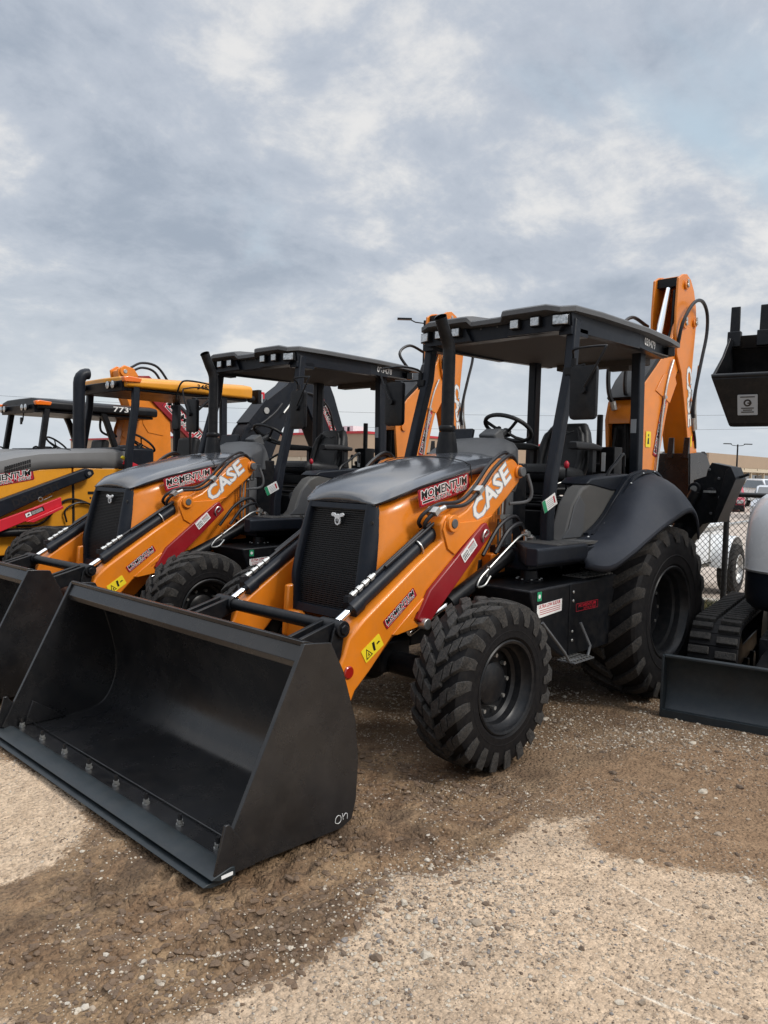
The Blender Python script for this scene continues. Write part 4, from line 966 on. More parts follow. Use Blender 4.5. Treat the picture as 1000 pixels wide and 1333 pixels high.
    if kind==3:
        q=MB(); q.text('348537',(-.02,hw+.012,2.775),(-1,0,.04),W,NY,.34,.065,.001,.01); obj('fleet_number',q,DRK,RF,smooth=0)
        for s in (1,-1):
            m=MB(); m.lathe([(0,.05),(.04,.055),(.08,.05)],(-1.0,s*(hw-.05),2.72),12,ax='x'); m.bx(-1.10,-1.04,s*(hw-.14),s*(hw+.02),2.66,2.86,0); m.bx(-1.14,-1.10,s*(hw-.12),s*(hw),2.68,2.80,1); m.bx(-1.2,-1.14,s*(hw-.10),s*(hw-.04),2.74,2.84,2); obj('rear_light',m,[DRK,LENS,REDB],RF,bevel=.004)
        q=MB(); q.tube([(.30,hw,2.62),(.30,hw+.10,2.80),(.20,hw+.12,2.86),(-.15,hw+.12,2.84),(-.25,hw+.10,2.78),(-.22,hw+.06,2.66)],.012,8,smooth=4)
        MR=obj('mirror_bracket',q,DRK,root); q=MB(); q.loft([[(x_,yy,z) for yy,z in rrect(w,h,.03,hw+.08-w/2,2.36-h/2)] for x_,w,h in((.36,.15,.30),(.34,.18,.34),(.32,.16,.32))]); obj('mirror',q,DRK,MR)
        q=MB(); q.tube([(-.25,hw+.06,2.70),(.1,hw+.08,2.35),(.12,hw+.08,1.75)],.018,8,smooth=3); obj('grab_rail',q,DRK,root)
        q=MB(); q.box((.93,.56,1.78),(.16,.05,.035),Matrix.Rotation(-.6,4,'Y'),0); q.box((.86,.56,1.72),(.22,.06,.07),Matrix.Rotation(-.4,4,'Y'),1); obj('safety_strap',q,[YELP,REDB],DC,bevel=.006)
    else:
        q=MB(); q.text('7739',(-.20,hw+.012,2.585),(-1,0,0),W,NY,.36,.08,.001,.015); obj('fleet_number',q,WHT,RF,smooth=0)
        q=MB(); q.tube([(.97,.1,2.52),(.98,.1,2.40),(.98,.06,2.36)],.012,6); q.box((.98,.03,2.38),(.02,.06,.11)); obj('inside_mirror',q,DRK,RF,bevel=.01)
        q=MB()
        for s in(1,-1): q.tube([(1.05,s*.72,1.86),(1.07,s*.72,1.94),(1.02,s*.72,1.97),(.97,s*.72,1.93)],.012,6,smooth=4)
        obj('grab_rail',q,DRK,root)
    # backhoe
    q=MB(); q.bx(-1.25,-1.0,-.8,.8,.5,1.1); q.prism([(-1.2,.5),(-1.2,1.2),(-1.5,1.15),(-1.62,.9),(-1.55,.6)],-.22,.22)
    obj('swing_frame',q,DRK,root,bevel=.01)
    for s in(1,-1):
        q=MB(); q.bx(-1.45,-1.28,s*.80,s*.95,.6,1.7); q.bx(-1.50,-1.22,s*.70,s*1.05,1.66,1.72); obj('stabilizer',q,DRK,root,bevel=.01)
    q=MB()
    if kind==3:
        bo=[(-1.45,1.0),(-1.05,1.5),(-1.10,2.05),(-1.22,2.32),(-1.61,2.77),(-2.02,3.06),(-2.35,3.42),(-2.55,3.45),(-2.62,3.25),(-2.40,2.85),(-1.95,2.35),(-1.75,1.9),(-1.65,1.2)]
        di=[(-2.15,3.25),(-2.25,3.55),(-2.50,3.60),(-2.80,3.35),(-3.02,2.95),(-3.25,2.40),(-3.40,1.75),(-3.30,1.55),(-3.05,1.65),(-2.63,2.40),(-2.40,2.80)]
    else:
        bo=[(-1.40,1.0),(-.75,1.2),(-.62,2.0),(-.66,2.35),(-.80,2.75),(-.60,3.22),(-.58,3.36),(-.70,3.44),(-.88,3.40),(-1.10,3.10),(-1.38,2.85),(-1.59,2.57),(-1.62,1.98),(-1.6,1.2)]
        di=[(-.95,3.28),(-1.15,3.30),(-1.42,3.10),(-1.60,2.92),(-2.80,1.86),(-2.85,1.70),(-2.70,1.60),(-1.35,2.74),(-1.0,3.05)]
    for s in(1,-1): q.prism(bo,s*.12,s*.155)
    q.prism([(a*.97-.045,b*.99+.015) for a,b in bo],-.12,.12)
    BO=obj('boom',q,hoec,root,bevel=.008)
    if kind!=3:
        q=MB(); q.prism([(-1.02,2.72),(-1.05,2.45),(-1.15,2.30),(-1.45,2.26),(-1.52,2.5),(-1.40,2.74)],.156,.166); q.cyl((-.70,.15,3.33),(-.70,.19,3.33),.09,mi=0); q.cyl((-.70,.19,3.33),(-.70,.20,3.33),.035,mi=1); q.cyl((-.72,.15,2.25),(-.72,.17,2.25),.07,mi=0); obj('boom_pin',q,[hoec,STL],BO,bevel=.006)
    else:
        q=MB(); q.cyl((-1.30,.15,2.10),(-1.30,.19,2.10),.09,mi=0); q.cyl((-1.30,.19,2.10),(-1.30,.20,2.10),.045,mi=1); q.cyl((-1.62,.15,2.62),(-1.62,.17,2.62),.05,mi=1); obj('boom_pin',q,[hoec,STL],BO)
        q=MB(); q.prism([(-1.28,2.42),(-1.62,2.80),(-1.66,2.76),(-1.34,2.38)],-.16,.16); obj('boom_guard',q,NAV,BO)
    q=MB()
    dd=.19 if kind==3 else -.19
    for s in(1,-1): q.prism(di,s*.165,s*.195)
    q.prism([(a*.985-.03,b*.995) for a,b in di],-.165,.165)
    D=obj('dipper',q,dipc,root,bevel=.008)
    if kind==3:
        u=V((-.26,0,-.97)).normalized(); u=V((-.35,0,-.60)).normalized(); momentum(D,(-2.66,.197,2.84),u,V(NY).cross(u),NY,.75,.13)
    else:
        u=V((-1.2,0,-1.06)).normalized(); v=V(NY).cross(u); momentum(D,(-1.38,.197,2.80),u,v,NY,1.35,.23)
    q=MB()
    if kind==3:
        q.tube([(-2.05,.1,2.95),(-2.5,.22,2.95),(-2.85,.24,2.75),(-3.05,.2,2.3)],.018,8,smooth=5); q.tube([(-1.9,.2,2.75),(-1.75,.22,2.6),(-1.55,.22,2.45),(-1.3,.2,2.3)],.016,8,smooth=5); q.tube([(-2.2,.22,3.1),(-2.1,.25,2.85),(-1.9,.24,2.6)],.016,8,1,smooth=5)
    else:
        q.tube([(-.85,.1,3.42),(-1.05,.12,3.52),(-1.35,.12,3.48),(-1.6,.12,3.2)],.022,8,smooth=5); q.tube([(-.95,-.05,3.38),(-1.15,-.05,3.46),(-1.4,-.05,3.40),(-1.6,-.05,3.1)],.022,8,smooth=5)
        q.tube([(-.60,.08,2.2),(-.42,.1,2.35),(-.45,.1,2.6),(-.62,.1,2.62)],.02,8,smooth=5); q.tube([(-.58,-.05,2.2),(-.38,-.05,2.3),(-.40,-.05,2.55),(-.6,-.05,2.6)],.02,8,smooth=5)
        q.cyl((-1.55,.0,3.05),(-2.1,.0,2.62),.06); q.cyl((-2.1,0,2.62),(-2.75,0,2.05),.025,mi=1); q.cyl((-2.05,0,2.66),(-2.14,0,2.59),.075)
    obj('boom_hose',q,[HOSE,STL],BO)
    q=MB(); bx,bz=(-3.3,1.2) if kind==3 else(-2.75,1.3)
    prof=[(bx+.35,bz+.35),(bx+.30,bz-.1),(bx+.1,bz-.3),(bx-.15,bz-.28),(bx-.32,bz-.05),(bx-.3,bz+.25),(bx-.1,bz+.4)]
    q.prism(prof,.27,.30); q.prism(prof,-.30,-.27); q.prism(prof[1:6]+[(a*1+.03*(1 if a<bx else -1),b+.03) for a,b in prof[5:0:-1]],-.28,.28); obj('digging_bucket',q,BUCK,root,bevel=.005)
    return root
WH={}
def copy_wheel(root,loc,flip,rim,kind):
    key=(kind,rim.name); src=WH[kind]
    c=src.copy(); COL.objects.link(c); c.parent=root; c.location=loc; c.rotation_euler=(0,0,PI if flip else 0)
    for ch in src.children:
        d=ch.copy(); COL.objects.link(d); d.parent=c
        if rim is not RIM and ch.name.startswith('rim'):
            d.data=ch.data.copy(); d.data.materials[0]=rim
    if rim is not RIM: c.data=src.data.copy(); c.data.materials[0]=rim
    return c

A=build_orange()
tag(A,'nearest orange backhoe loader with big black bucket on the gravel','backhoe loader','orange backhoe loaders in the row')
wheels=[c for c in A.children if c.name.startswith('wheel')]
WH[0]=wheels[0]; WH[1]=wheels[1]
B_=tree(A); B_.location=(.02,-3.12,0); B_.rotation_euler=(0,0,.03)
B_['label']='second orange backhoe loader parked just behind the nearest one'
for r in list(B_.children):
    for c in list(r.children):
        if c.name.startswith('fleet_number'):
            q=MB(); q.text('039478',V((-.36,.691,2.825)),V((-.495,-.075,0)).normalized(),W,V((-.150,.99,0)).normalized(),.30,.06,.002,.03,0)
            me=bpy.data.meshes.new('fleet_number'); me.from_pydata(q.v,[],q.f); me.materials.append(WHT); c.data=me
for r in list(A.children):
    for c in list(r.children):
        if c.name.startswith('fleet_number'): c.data.materials[0]=WHT
GRYH=mat('light_grey_hood_paint',(.15,.15,.15),.45,var=.08,vs=3,dust=.06)
M3=build_plain(0,-6.25,0,YEL,GRYH,NAV,YEL,NAV,NAV,RIMY,3)
tag(M3,'yellow backhoe loader with grey loader arm and yellow canopy roof','backhoe loader','yellow backhoe loaders at the far end')
M4=build_plain(0,-9.05,0,YEL,GRYH,NAV,DRK,ORG,RED,RIMY,4)
tag(M4,'farthest backhoe loader with dark grey canopy and orange boom','backhoe loader','yellow backhoe loaders at the far end')

# ------------------------------------------------------------------ mini excavator
MX=empty('mini_excavator',(-1.275,1.885,0),math.radians(10.3))
tag(MX,'white mini excavator with dark grey blade and raised bucket at right edge','excavator')
q=MB(); h=.43; w=.86
prof=[(1.60,.02),(1.545,.04),(1.50,.12),(1.485,.22),(1.50,.33),(1.545,.41),(1.58,.435)]
pp=[(p.x,p.z) for p in catmull([(a,0,b) for a,b in prof],5)]
q.prism(pp+[(x-.02,z) for x,z in pp[::-1]],-w,w); q.tube([(1.575,-w,.435),(1.575,w,.435)],.016,8)
for s in(1,-1): q.prism([(1.62,.0),(1.60,.44),(1.55,.44),(1.46,.25),(1.46,.1),(1.55,.0)],s*w,s*(w+.015))
q.bx(1.58,1.625,-w,w,.0,.055)
BL=obj('dozer_blade',q,BLG,MX,bevel=.004)
q=MB()
for s in(1,-1): q.bar([(1.46,s*.3,.22),(1.0,s*.26,.34),(.5,s*.24,.38)],.10,.12,(0,1,0))
q.bx(-.8,.8,-.35,.35,.22,.50); q.cyl((0,0,.45),(0,0,.68),.38,n=28); obj('undercarriage',q,DRK,MX,bevel=.01)
for s in(1,-1):
    path=[]; L=.76; r=.28; zc=.30
    for i in range(14): path.append((-L+2*L*i/13,zc+r+.0+.03*math.sin(PI*i/13)*0))
    for i in range(1,9): a=PI/2-PI*i/9; path.append((L+r*math.cos(a),zc+r*math.sin(a)))
    for i in range(14): path.append((L-2*L*i/13,zc-r))
    for i in range(1,9): a=-PI/2-PI*i/9; path.append((-L+r*math.cos(a),zc+r*math.sin(a)))
    tp=[]; 
    # resample into pads
    P=[V((a,0,b)) for a,b in path]; n=len(P)
    q=MB(); ln=sum((P[(i+1)%n]-P[i]).length for i in range(n)); NP=46; 
    acc=0; i=0; segl=[(P[(k+1)%n]-P[k]).length for k in range(n)]
    for k in range(NP):
        t=ln*k/NP
        while acc+segl[i]<t: acc+=segl[i]; i=(i+1)%n
        f=(t-acc)/segl[i]; p=P[i].lerp(P[(i+1)%n],f); d=(P[(i+1)%n]-P[i]).normalized(); ang=math.atan2(d.z,d.x)
        M=Matrix.Rotation(-ang,4,'Y'); nn=V((-d.z,0,d.x))
        q.box(p+V((0,s*.64,0)),(ln/NP*1.02,.36,.03),M)
        off=.07 if k%2 else -.07
        for yo,wd in((-.10,.15),(.095,.15)):
            q.box(p+V((0,s*.64+yo,0))+nn*.028+d*(.012 if yo>0 else -.012),(ln/NP*.55,wd,.035),M,1)
    T=obj('track',q,[RUB,RUBT],MX,bevel=.006)
    q=MB(); q.bx(-.75,.75,s*.53,s*.75,.18,.34)
    for x_ in(-.76,.76): q.cyl((x_,s*.50,.30),(x_,s*.78,.30),.23,n=24)
    for k in range(4): q.cyl((-.5+.33*k,s*.5,.12),(-.5+.33*k,s*.77,.12),.08,n=16)
    obj('track_frame',q,DRK,T,bevel=.008)
q=MB()
ou=rrect(1.75,1.30,.34,-1.05,-.53,8)
q.loft([[(x*k,y*k,z) for x,y in ou] for k,z in((.90,.68),(.97,.72),(1.0,.80),(1.0,.985))]); obj('house_base',q,NAV,MX,smooth=40)
q=MB()
q.loft([[(x*k,y*k,z) for x,y in ou] for k,z in((1.012,1.0),(1.015,1.1),(1.01,1.25),(.99,1.38),(.95,1.47),(.88,1.55),(.78,1.60),(.60,1.63),(.2,1.64))]); HS=obj('engine_cover',q,WHP,MX,smooth=60)
q=MB(); q.loft([[(x*1.02,y*1.02,z) for x,y in ou] for z in(.985,1.0)]); obj('cover_trim',q,STL,HS)
q=MB()
for a in((.55,.62),(.55,.02),(-.45,.62),(-.45,.02)): q.bx(a[0]-.03,a[0]+.03,a[1]-.03,a[1]+.03,1.5,2.45)
q.bx(-.55,.65,-.05,.70,2.45,2.52); q.bx(-.2,.2,.15,.55,1.5,1.9); obj('cab_frame',q,WHP,MX,bevel=.02)
q=MB(); q.bar([(.68,0,.95),(1.0,0,1.5),(1.05,0,2.2),(.75,0,2.95),(.55,0,3.2)],.16,.24,(0,1,0)); q.bx(.55,.9,-.15,.15,.7,1.1); XB=obj('boom',q,WHP,MX,bevel=.02)
q=MB(); q.bar([(.45,0,3.3),(.75,0,3.15),(1.5,0,2.85),(2.05,0,2.62)],.14,.20,(0,1,0)); XS=obj('stick',q,DRK,MX,bevel=.02)
q=MB(); q.cyl((.8,0,1.5),(.75,0,2.5),.05); obj('boom_cylinder',q,DRK,XB)
bw=.50
prof=[(2.27,2.345),(2.29,2.32),(2.20,2.055),(2.17,2.04),(2.05,2.045),(1.88,2.12),(1.80,2.28),(1.82,2.45),(1.90,2.60)]
inn=[(2.26,2.33),(2.275,2.315),(2.19,2.07),(2.165,2.055),(2.06,2.06),(1.90,2.13),(1.82,2.28),(1.84,2.445),(1.915,2.59)]
q=MB(); q.prism(prof+[(2.04,2.60),(2.10,2.48)],bw-.015,bw); q.prism(prof+[(2.04,2.60),(2.10,2.48)],-bw,-bw+.015)
cl=prof+[(a*1.0+(.015 if a<2.1 else -.015),b+(.006)) for a,b in prof[::-1]]
q.prism(cl,-bw+.01,bw-.01); q.tube([(2.275,-bw,2.335),(2.275,bw,2.335)],.018,10); q.tube([(2.185,-bw,2.055),(2.185,bw,2.055)],.012,8)
q.prism([(1.86,2.56),(1.90,2.63),(1.93,2.63),(1.90,2.55)],-bw,bw)
q.v=[(x,y*((.80+.20*max(0,min(1,(z-2.04)/.30))) if z<2.36 else 1-.10*min(1,(z-2.36)/.25)),z) for x,y,z in q.v]
XK=obj('bucket',q,DRK,MX,bevel=.004)
for k in range(6):
    y=-.44+.172*k-.0; t=MB(); t.prism([(1.87,2.56),(1.88,2.66),(1.93,2.66),(1.94,2.56)],y-.04,y+.04); t.prism([(1.885,2.655),(1.895,2.82),(1.905,2.82),(1.925,2.655)],y-.028,y+.028); obj('tooth',t,DRK,XK,bevel=.005)
q=MB()
for y in(-.11,.11): q.prism([(2.30,2.31),(2.33,2.36),(2.26,2.52),(2.16,2.70),(2.02,2.72),(2.02,2.60),(2.16,2.42)],y-.02,y+.02)
q.cyl((2.30,-.13,2.35),(2.30,.13,2.35),.035); q.cyl((2.08,-.15,2.66),(2.08,.15,2.66),.035)
q.box((2.25,-.02,2.16),(.05,.05,.05),None,1)
obj('bucket_ear',q,[DRK,STL],XK,bevel=.005)
q=MB(); n=V((.265,0,-.09)).normalized(); u=V((0,1,0)); v=V((.09,0,.265)).normalized(); n=u.cross(v); o=V((2.2235,-.35,2.105))
q.plate(rrect(.11,.125,.005),o,u,v,n,.003,0,.002); q.plate(circ(.022,16,.055,.075),o,u,v,n,.0055,1,.001); q.plate(circ(.012,14,.055,.075),o,u,v,n,.007,0,.001); q.plate([(.055,.07),(.078,.07),(.078,.078),(.055,.078)],o,u,v,n,.008,1,.001)
for k,(a,b) in enumerate(((.015,.108),(.02,.04),(.03,.028),(.02,.016))): q.plate([(a,b),(.11-a,b),(.11-a,b+.006),(a,b+.006)],o,u,v,n,.0055,1,.0008)
obj('data_plate',q,[BLUP,BLK],XK,smooth=0)

# ------------------------------------------------------------------ fence
FX=-3.63
FN=empty('chain_link_fence',(FX,0,0)); tag(FN,'chain link fence with black posts and top rail behind the machines','fence')
FM=mat('dark_fence_steel',(.025,.026,.028),.5,metal=.3); FW=mat('fence_wire',(.02,.02,.02),.5,metal=.2,var=.3,vs=3)
for k in range(8):
    q=MB(); y=.25-2.4*k+4.8; q.cyl((0,y,-.1),(0,y,1.60),.034,n=14); q.lathe([(1.60,.038),(1.63,.03),(1.64,0)],(0,y,0),14,ax='z'); obj('post',q,FM,FN)
q=MB(); q.cyl((0,-12,1.535),(0,5.1,1.535),.03,n=12); obj('top_rail',q,FM,FN)
q=MB(); H=1.5; sp=.068; y=-6.5
while y<5.0:
    for s in(1,-1):
        y1=y+s*H*.92
        q.tube([(.036+.003*s,y,.03),(.036+.003*s,y1,.03+H)],.0034,4,cap=False)
    y+=sp
WM=obj('wire_mesh',q,FW,FN,smooth=0)

# ------------------------------------------------------------------ trailer, cars
TR=empty('utility_trailer',(-6.15,-.62,0),math.radians(6)); tag(TR,'white utility trailer with spare tyre beyond the chain link fence','trailer')
q=MB(); q.bx(-.3,2.3,-1.3,-.14,.48,.98,0); q.bx(-.5,2.35,-1.35,-.10,1.0,1.06); q.bx(-.3,2.3,-.138,-.12,.52,.94)
TB=obj('trailer_box',q,WHP,TR,bevel=.012)
q=MB(); q.bx(-2.2,2.4,-.16,-.08,.98,1.02); q.bx(-.9,2.4,-1.3,-.2,.40,.47); q.bx(.5,.56,-.12,-.11,.5,.96); q.bx(.2,.5,-.2,-.12,.42,.46); obj('trailer_frame',q,[STL],TR,bevel=.006)
q=MB(); P=catmull([(-.46,0,.42),(-.42,0,.68),(-.2,0,.84),(.15,0,.84),(.38,0,.66),(.44,0,.42)],5); q.loft([[(p.x,-.12,p.z),(p.x,.12,p.z),(p.x,.12,p.z-.012),(p.x,-.12,p.z-.012)] for p in P]); obj('wheel_arch',q,WHP,TR)
TW=mat('galvanised_rim',(.45,.45,.44),.4,metal=.7,var=.3,vs=20)
make_wheel('wheel',.375,.24,.20,26,TR,(0,.06,.375),False,TW,RUBD,True,.06,.07)
make_wheel('wheel',.375,.24,.20,26,TR,(0,-1.45,.375),True,TW,RUBD,True,.06,.07)
sp_=copy_wheel(TR,(1.3,-.55,1.12),False,RIM,0); sp_.rotation_euler=(PI/2,0,0); sp_.scale=(.8,.8,.8); sp_.name='spare_wheel'; sp_.location=(1.2,-.5,1.20)

def car(name,loc,rz,paint,kind,label,cat):
    root=empty(name,loc,rz); tag(root,label,cat,'vehicles parked beyond the fence')
    if kind=='pickup': prof=[(2.7,.45),(2.75,.75),(2.6,1.0),(1.5,1.12),(.9,1.70),(-.6,1.75),(-.8,1.15),(-2.7,1.12),(-2.75,.5),(-2.5,.42)]; gl=[(1.35,1.14),(.85,1.62),(-.5,1.66),(-.65,1.16)]
    else: prof=[(2.35,.40),(2.4,.80),(2.25,1.05),(1.3,1.16),(.6,1.72),(-1.8,1.76),(-2.3,1.20),(-2.4,.5),(-2.2,.40)]; gl=[(1.15,1.18),(.55,1.64),(-1.7,1.67),(-2.1,1.2)]
    secs=[]
    q=MB(); q.loft([[(x,y,z) if z<1.15 else (x*.985,y*.86,z) for x,z in [(a*k,b) for a,b in prof]] for y,k in((-.93,.97),(-.90,1.0),(.90,1.0),(.93,.97))]); body=obj('body',q,paint,root,bevel=.05,seg=3,smooth=40)
    q=MB()
    for s in(1,-1): q.loft([[(x,s*(.905 if z<1.3 else .80),z) for x,z in gl],[(x,s*(.93 if z<1.3 else .815),z) for x,z in gl]])
    a,b=gl[0],gl[1]; q.add([(a[0]+.12,-.8,a[1]+.02),(a[0]+.12,.8,a[1]+.02),(b[0]+.12,.70,b[1]+.05),(b[0]+.12,-.70,b[1]+.05)],[(0,1,2,3)]); obj('window',q,GLS,root,bevel=.0)
    xr=prof[-3][0]; xf=prof[1][0]
    q=MB()
    for s in (1,-1):
        q.bx(xf-.06,xf+.03,s*.55,s*.86,.70,.88,0); q.bx(xr-.04,xr+.05,s*.66,s*.86,.80,1.05,1)
    obj('light',q,[LENS,REDB],root,bevel=.01)
    q=MB(); q.bx(xf-.02,xf+.10,-.9,.9,.38,.62); q.bx(xr-.10,xr+.02,-.9,.9,.42,.62); q.bx(xf-.05,xf+.025,-.5,.5,.68,.90); obj('bumper',q,DRK,root,bevel=.02)
    for x_ in(1.55,-1.5):
        for s in(1,-1):
            q=MB(); q.lathe([(-.11,.22),(-.12,.30),(-.09,.36),(.09,.36),(.12,.30),(.11,.22),(-.11,.22)],(x_,s*.84,.36),24); wobj=obj('wheel',q,RUB,root); q=MB(); q.lathe([(-.10,.22),(s*.10,.22),(s*.09,.1),(s*.11,.0)],(x_,s*.84,.36),20); obj('rim',q,TW,wobj)
    return root
car('pickup_truck',(-38.0,-12.2,-.25),math.radians(20),CARR,'pickup','red pickup truck parked in the lot beyond the fence','pickup truck')
car('parked_car',(-31.5,-7.6,-.3),math.radians(15),CARW,'suv','silver sport utility car parked in front of the red pickup','car')
car('parked_car',(-45,-12.0,0),math.radians(40),WHP,'suv','white car parked farthest back beyond the fence','car')

# ------------------------------------------------------------------ buildings and poles
CRM=mat('cream_wall',(.50,.43,.33),.85,var=.05,vs=.4); BRN=mat('brown_wall_band',(.33,.245,.175),.85,var=.05,vs=.4); WWL=mat('pale_metal_wall',(.56,.55,.52),.7,var=.05,vs=.3); RTR=mat('red_trim',(.42,.02,.03),.5); GRYM=mat('grey_metal',(.25,.26,.27),.5,metal=.5)
def building(name,x0,x1,y0,y1,h,wall,band,label,bandz=.45,trim=None):
    root=empty(name,((x0+x1)/2,(y0+y1)/2,0)); tag(root,label,'building'); cx,cy=(x0+x1)/2,(y0+y1)/2
    X0,X1,Y0,Y1=x0-cx,x1-cx,y0-cy,y1-cy
    q=MB(); q.bx(X0,X1,Y0,Y1,-.2,h*(1-bandz)); 
    for i in range(int((Y1-Y0)/6)): q.bx(X1,X1+.12,Y0+3+6*i,Y0+3.4+6*i,-.2,h*(1-bandz)-.02)
    for i in range(int((X1-X0)/6)): q.bx(X0+3+6*i,X0+3.4+6*i,Y1,Y1+.12,-.2,h*(1-bandz)-.02)
    obj('wall',q,wall,root)
    q=MB(); q.bx(X0-.05,X1+.05,Y0-.05,Y1+.05,h*(1-bandz)+.003,h); obj('upper_wall',q,band,root)
    if trim: q=MB(); q.bx(X0-.15,X1+.15,Y0-.15,Y1+.15,h+.003,h+.22); obj('roof_trim',q,trim,root)
    for i in range(3):
        q=MB(); yy=Y0+(Y1-Y0)*(i+1)/4; q.bx(X1+.02,X1+.16,yy-1.2,yy+1.2,0,2.3); obj('door',q,GRYM,root)
        q=MB(); xx=X0+(X1-X0)*(i+1)/4; q.bx(xx-1.2,xx+1.2,Y1+.02,Y1+.16,0,2.3); obj('door',q,GRYM,root)
    return root
b1=building('store_building',-77,-43,-106,-46,5.05,CRM,BRN,'tan store building with red roof trim behind the orange loaders',.42,RTR)
q=MB(); q.bx(-3,-1,-3,2,5.3,6.1); q.bx(-2.9,-1.1,-6.5,-4.2,5.3,6.0)
for k in range(6): q.bx(-.98,-.94,-2.8+.8*k,-2.5+.8*k,5.4,6.0,1)
ac=obj('rooftop_unit',q,[WHP,DRK],b1); ac.location=(14,22.5,0)
building('warehouse',-100,-92,-66,-38,5.1,WWL,WWL,'long pale warehouse wall left of the brown banded building',.3)
b2=building('shop_building',-190,-106,-90,-39.4,5.4,CRM,BRN,'low building with brown upper band and columned walkway at right',.36)
q=MB(); q.bx(-40,40,25.3,28.5,2.75,3.0)
for k in range(15): q.bx(-40+5.6*k,-39.7+5.6*k,28,28.3,0,2.75)
q.bx(-40,40,25.25,25.35,.6,2.4,1)
obj('walkway_canopy',q,[CRM,GLS],b2)
def pole(loc,h,label,arms=1,cat='street lamp',name='street_lamp'):
    root=empty(name,loc); tag(root,label,cat); q=MB(); q.tube([(0,0,0),(0,0,h)],[.11,.07] if arms else [.06,.04],12); obj('pole',q,DRK,root)
    if arms:
        for s in((-1,1) if arms==2 else (1,)):
            q=MB(); q.tube([(0,0,h-.15),(-.35*s,.35*s,h-.1),(-.5*s,.5*s,h)],.035,8); q.box((-.75*s,.75*s,h+.05),(.75,.28,.09),Matrix.Rotation(-PI/4,4,'Z')); obj('lamp_head',q,DRK,root,bevel=.02)
    return root
pole((-24.6,-22.9,0),9.55,'tall lamp post with flat heads behind the second orange loader canopy',2)
pole((-75,-24.6,0),5.2,'distant lamp post above the brown banded building at right',2)
pole((-87,-34.2,0),11.0,'thin mast rising behind the dipper of the nearest loader',0,'mast','antenna_mast')
pole((-78,-31.4,0),5.4,'short thin mast beside the taller mast',0,'mast','antenna_mast')
for (x0,y0,x1,y1,z,l) in ((-30,-150,-150,-40,14.0,'upper overhead power line across the sky at left'),(-30,-150,-150,-40,11.4,'lower overhead power line across the sky at left')):
    q=MB(); n=24; q.tube([(x0+(x1-x0)*i/n,y0+(y1-y0)*i/n,z-2.0*(1-(2*i/n-1)**2)) for i in range(n+1)],.022,5); obj('power_line',q,DRK,None,label=l,cat='power line')
q=MB(); q.lathe([(.3,0),(.3,.9),(2.35,.9),(2.75,.6),(2.9,.25),(2.95,0)],(0,0,0),28,ax='z'); q.bx(-.6,.6,-.8,.8,0,.3)
tk=obj('storage_tank',q,WHP,None,smooth=40,label='white round-topped tank at the far left edge',cat='tank'); tk.location=(-2.55,-26.5,0)

# ------------------------------------------------------------------ ground
def fbm(x,y,s,o=4,seed=0):
    return noise.fractal(V((x*s+seed,y*s+seed*1.7,seed*.3)),1.0,2.1,o)
def sm(a,b,t): t=max(0,min(1,(t-a)/(b-a))); return t*t*(3-2*t)
def masks(x,y):
    w=fbm(x,y,.9,4,3)*.35; w2=fbm(x,y,2.5,3,9)*.16
    # pale dry area in front: beyond a diagonal line towards camera
    d=(x-2.0)*.30+(y-1.55)*.95 + w*1.0+w2       # >0 towards camera right
    pale=sm(.15,.50,d)
    # rust brown wet patch at the right
    r=((x-1.6)/1.25)**2+((y-2.25)/.75)**2; rust=(1-sm(.2,1.5,r+w*2+w2*2))
    pale*=1-rust*.85
    # pale patch at the left of the bucket
    p2=((x-4.55)/.55)**2+((y+.35)/.85)**2; pale=max(pale,(1-sm(.5,1.2,p2+w*1.5+w2)))
    # mud with tracks at lower left
    m=((x-4.15)/.9)**2+((y-1.05)/.62)**2; mud=1-sm(.6,1.35,m+w+w2); 
    m2=((x-3.0)/.75)**2+((y-.95)/.85)**2; mud=max(mud,(1-sm(.5,1.3,m2+w))*.85)
    pale*=1-mud
    return pale,rust,mud
def gz(x,y,fine=True):
    z=.02*fbm(x,y,.35,2,1)
    near=math.exp(-((x-4.0)**2/.5+(y*0)**2))*sm(-2.2,-1.2,y)*(1-sm(1.5,2.6,y))
    z+=.055*math.exp(-((x-3.75)/.75)**2)*sm(-2.4,-1.3,y)*(1-sm(1.3,2.6,y))
    if not fine: return z
    pale,rust,mud=masks(x,y)
    rough=.35+.9*mud+.15*(1-pale)
    z+=.012*rough*fbm(x,y,3.5,4,5)+.006*rough*fbm(x,y,14,3,2)+.010*mud*max(0,fbm(x*.6,y,9,3,6)-.05)
    # tyre prints in the mud
    if mud>.05:
        u=x*-.80+y*.60; v=x*.60+y*.80
        z+=mud*.027*(1-2*abs(math.sin(v*17+1.6*fbm(x,y,1.3,2,7)*3)))*max(0,.45+fbm(x*.7,y*.7,2.0,3,21))+mud*.011*abs(fbm(x,y,5.5,3,31))+mud*.013*fbm(u*.10,v,9.0,4,17)
        for (ax,ay,dx,dy,wd) in((4.2,.9,.35,.93,.17),(3.6,1.2,-.9,.45,.16),(3.0,.95,.95,.30,.17)):
            u=(x-ax)*dx+(y-ay)*dy; v=(x-ax)*-dy+(y-ay)*dx
            k=math.exp(-(v/wd)**4)*mud*(.5+.5*max(-1,min(1,2*fbm(x,y,1.7,2,ax))))
            z+=k*(-.014+.022*(1 if math.sin(u*48+abs(v)*22)>.1 else -.6))
    # wheels sit on the ground
    for wx,wy in((2.175,1.0),(0,.93)):
        e=math.exp(-((x-wx)**2+(y-wy)**2)/.10); z=z*(1-e)
    return z
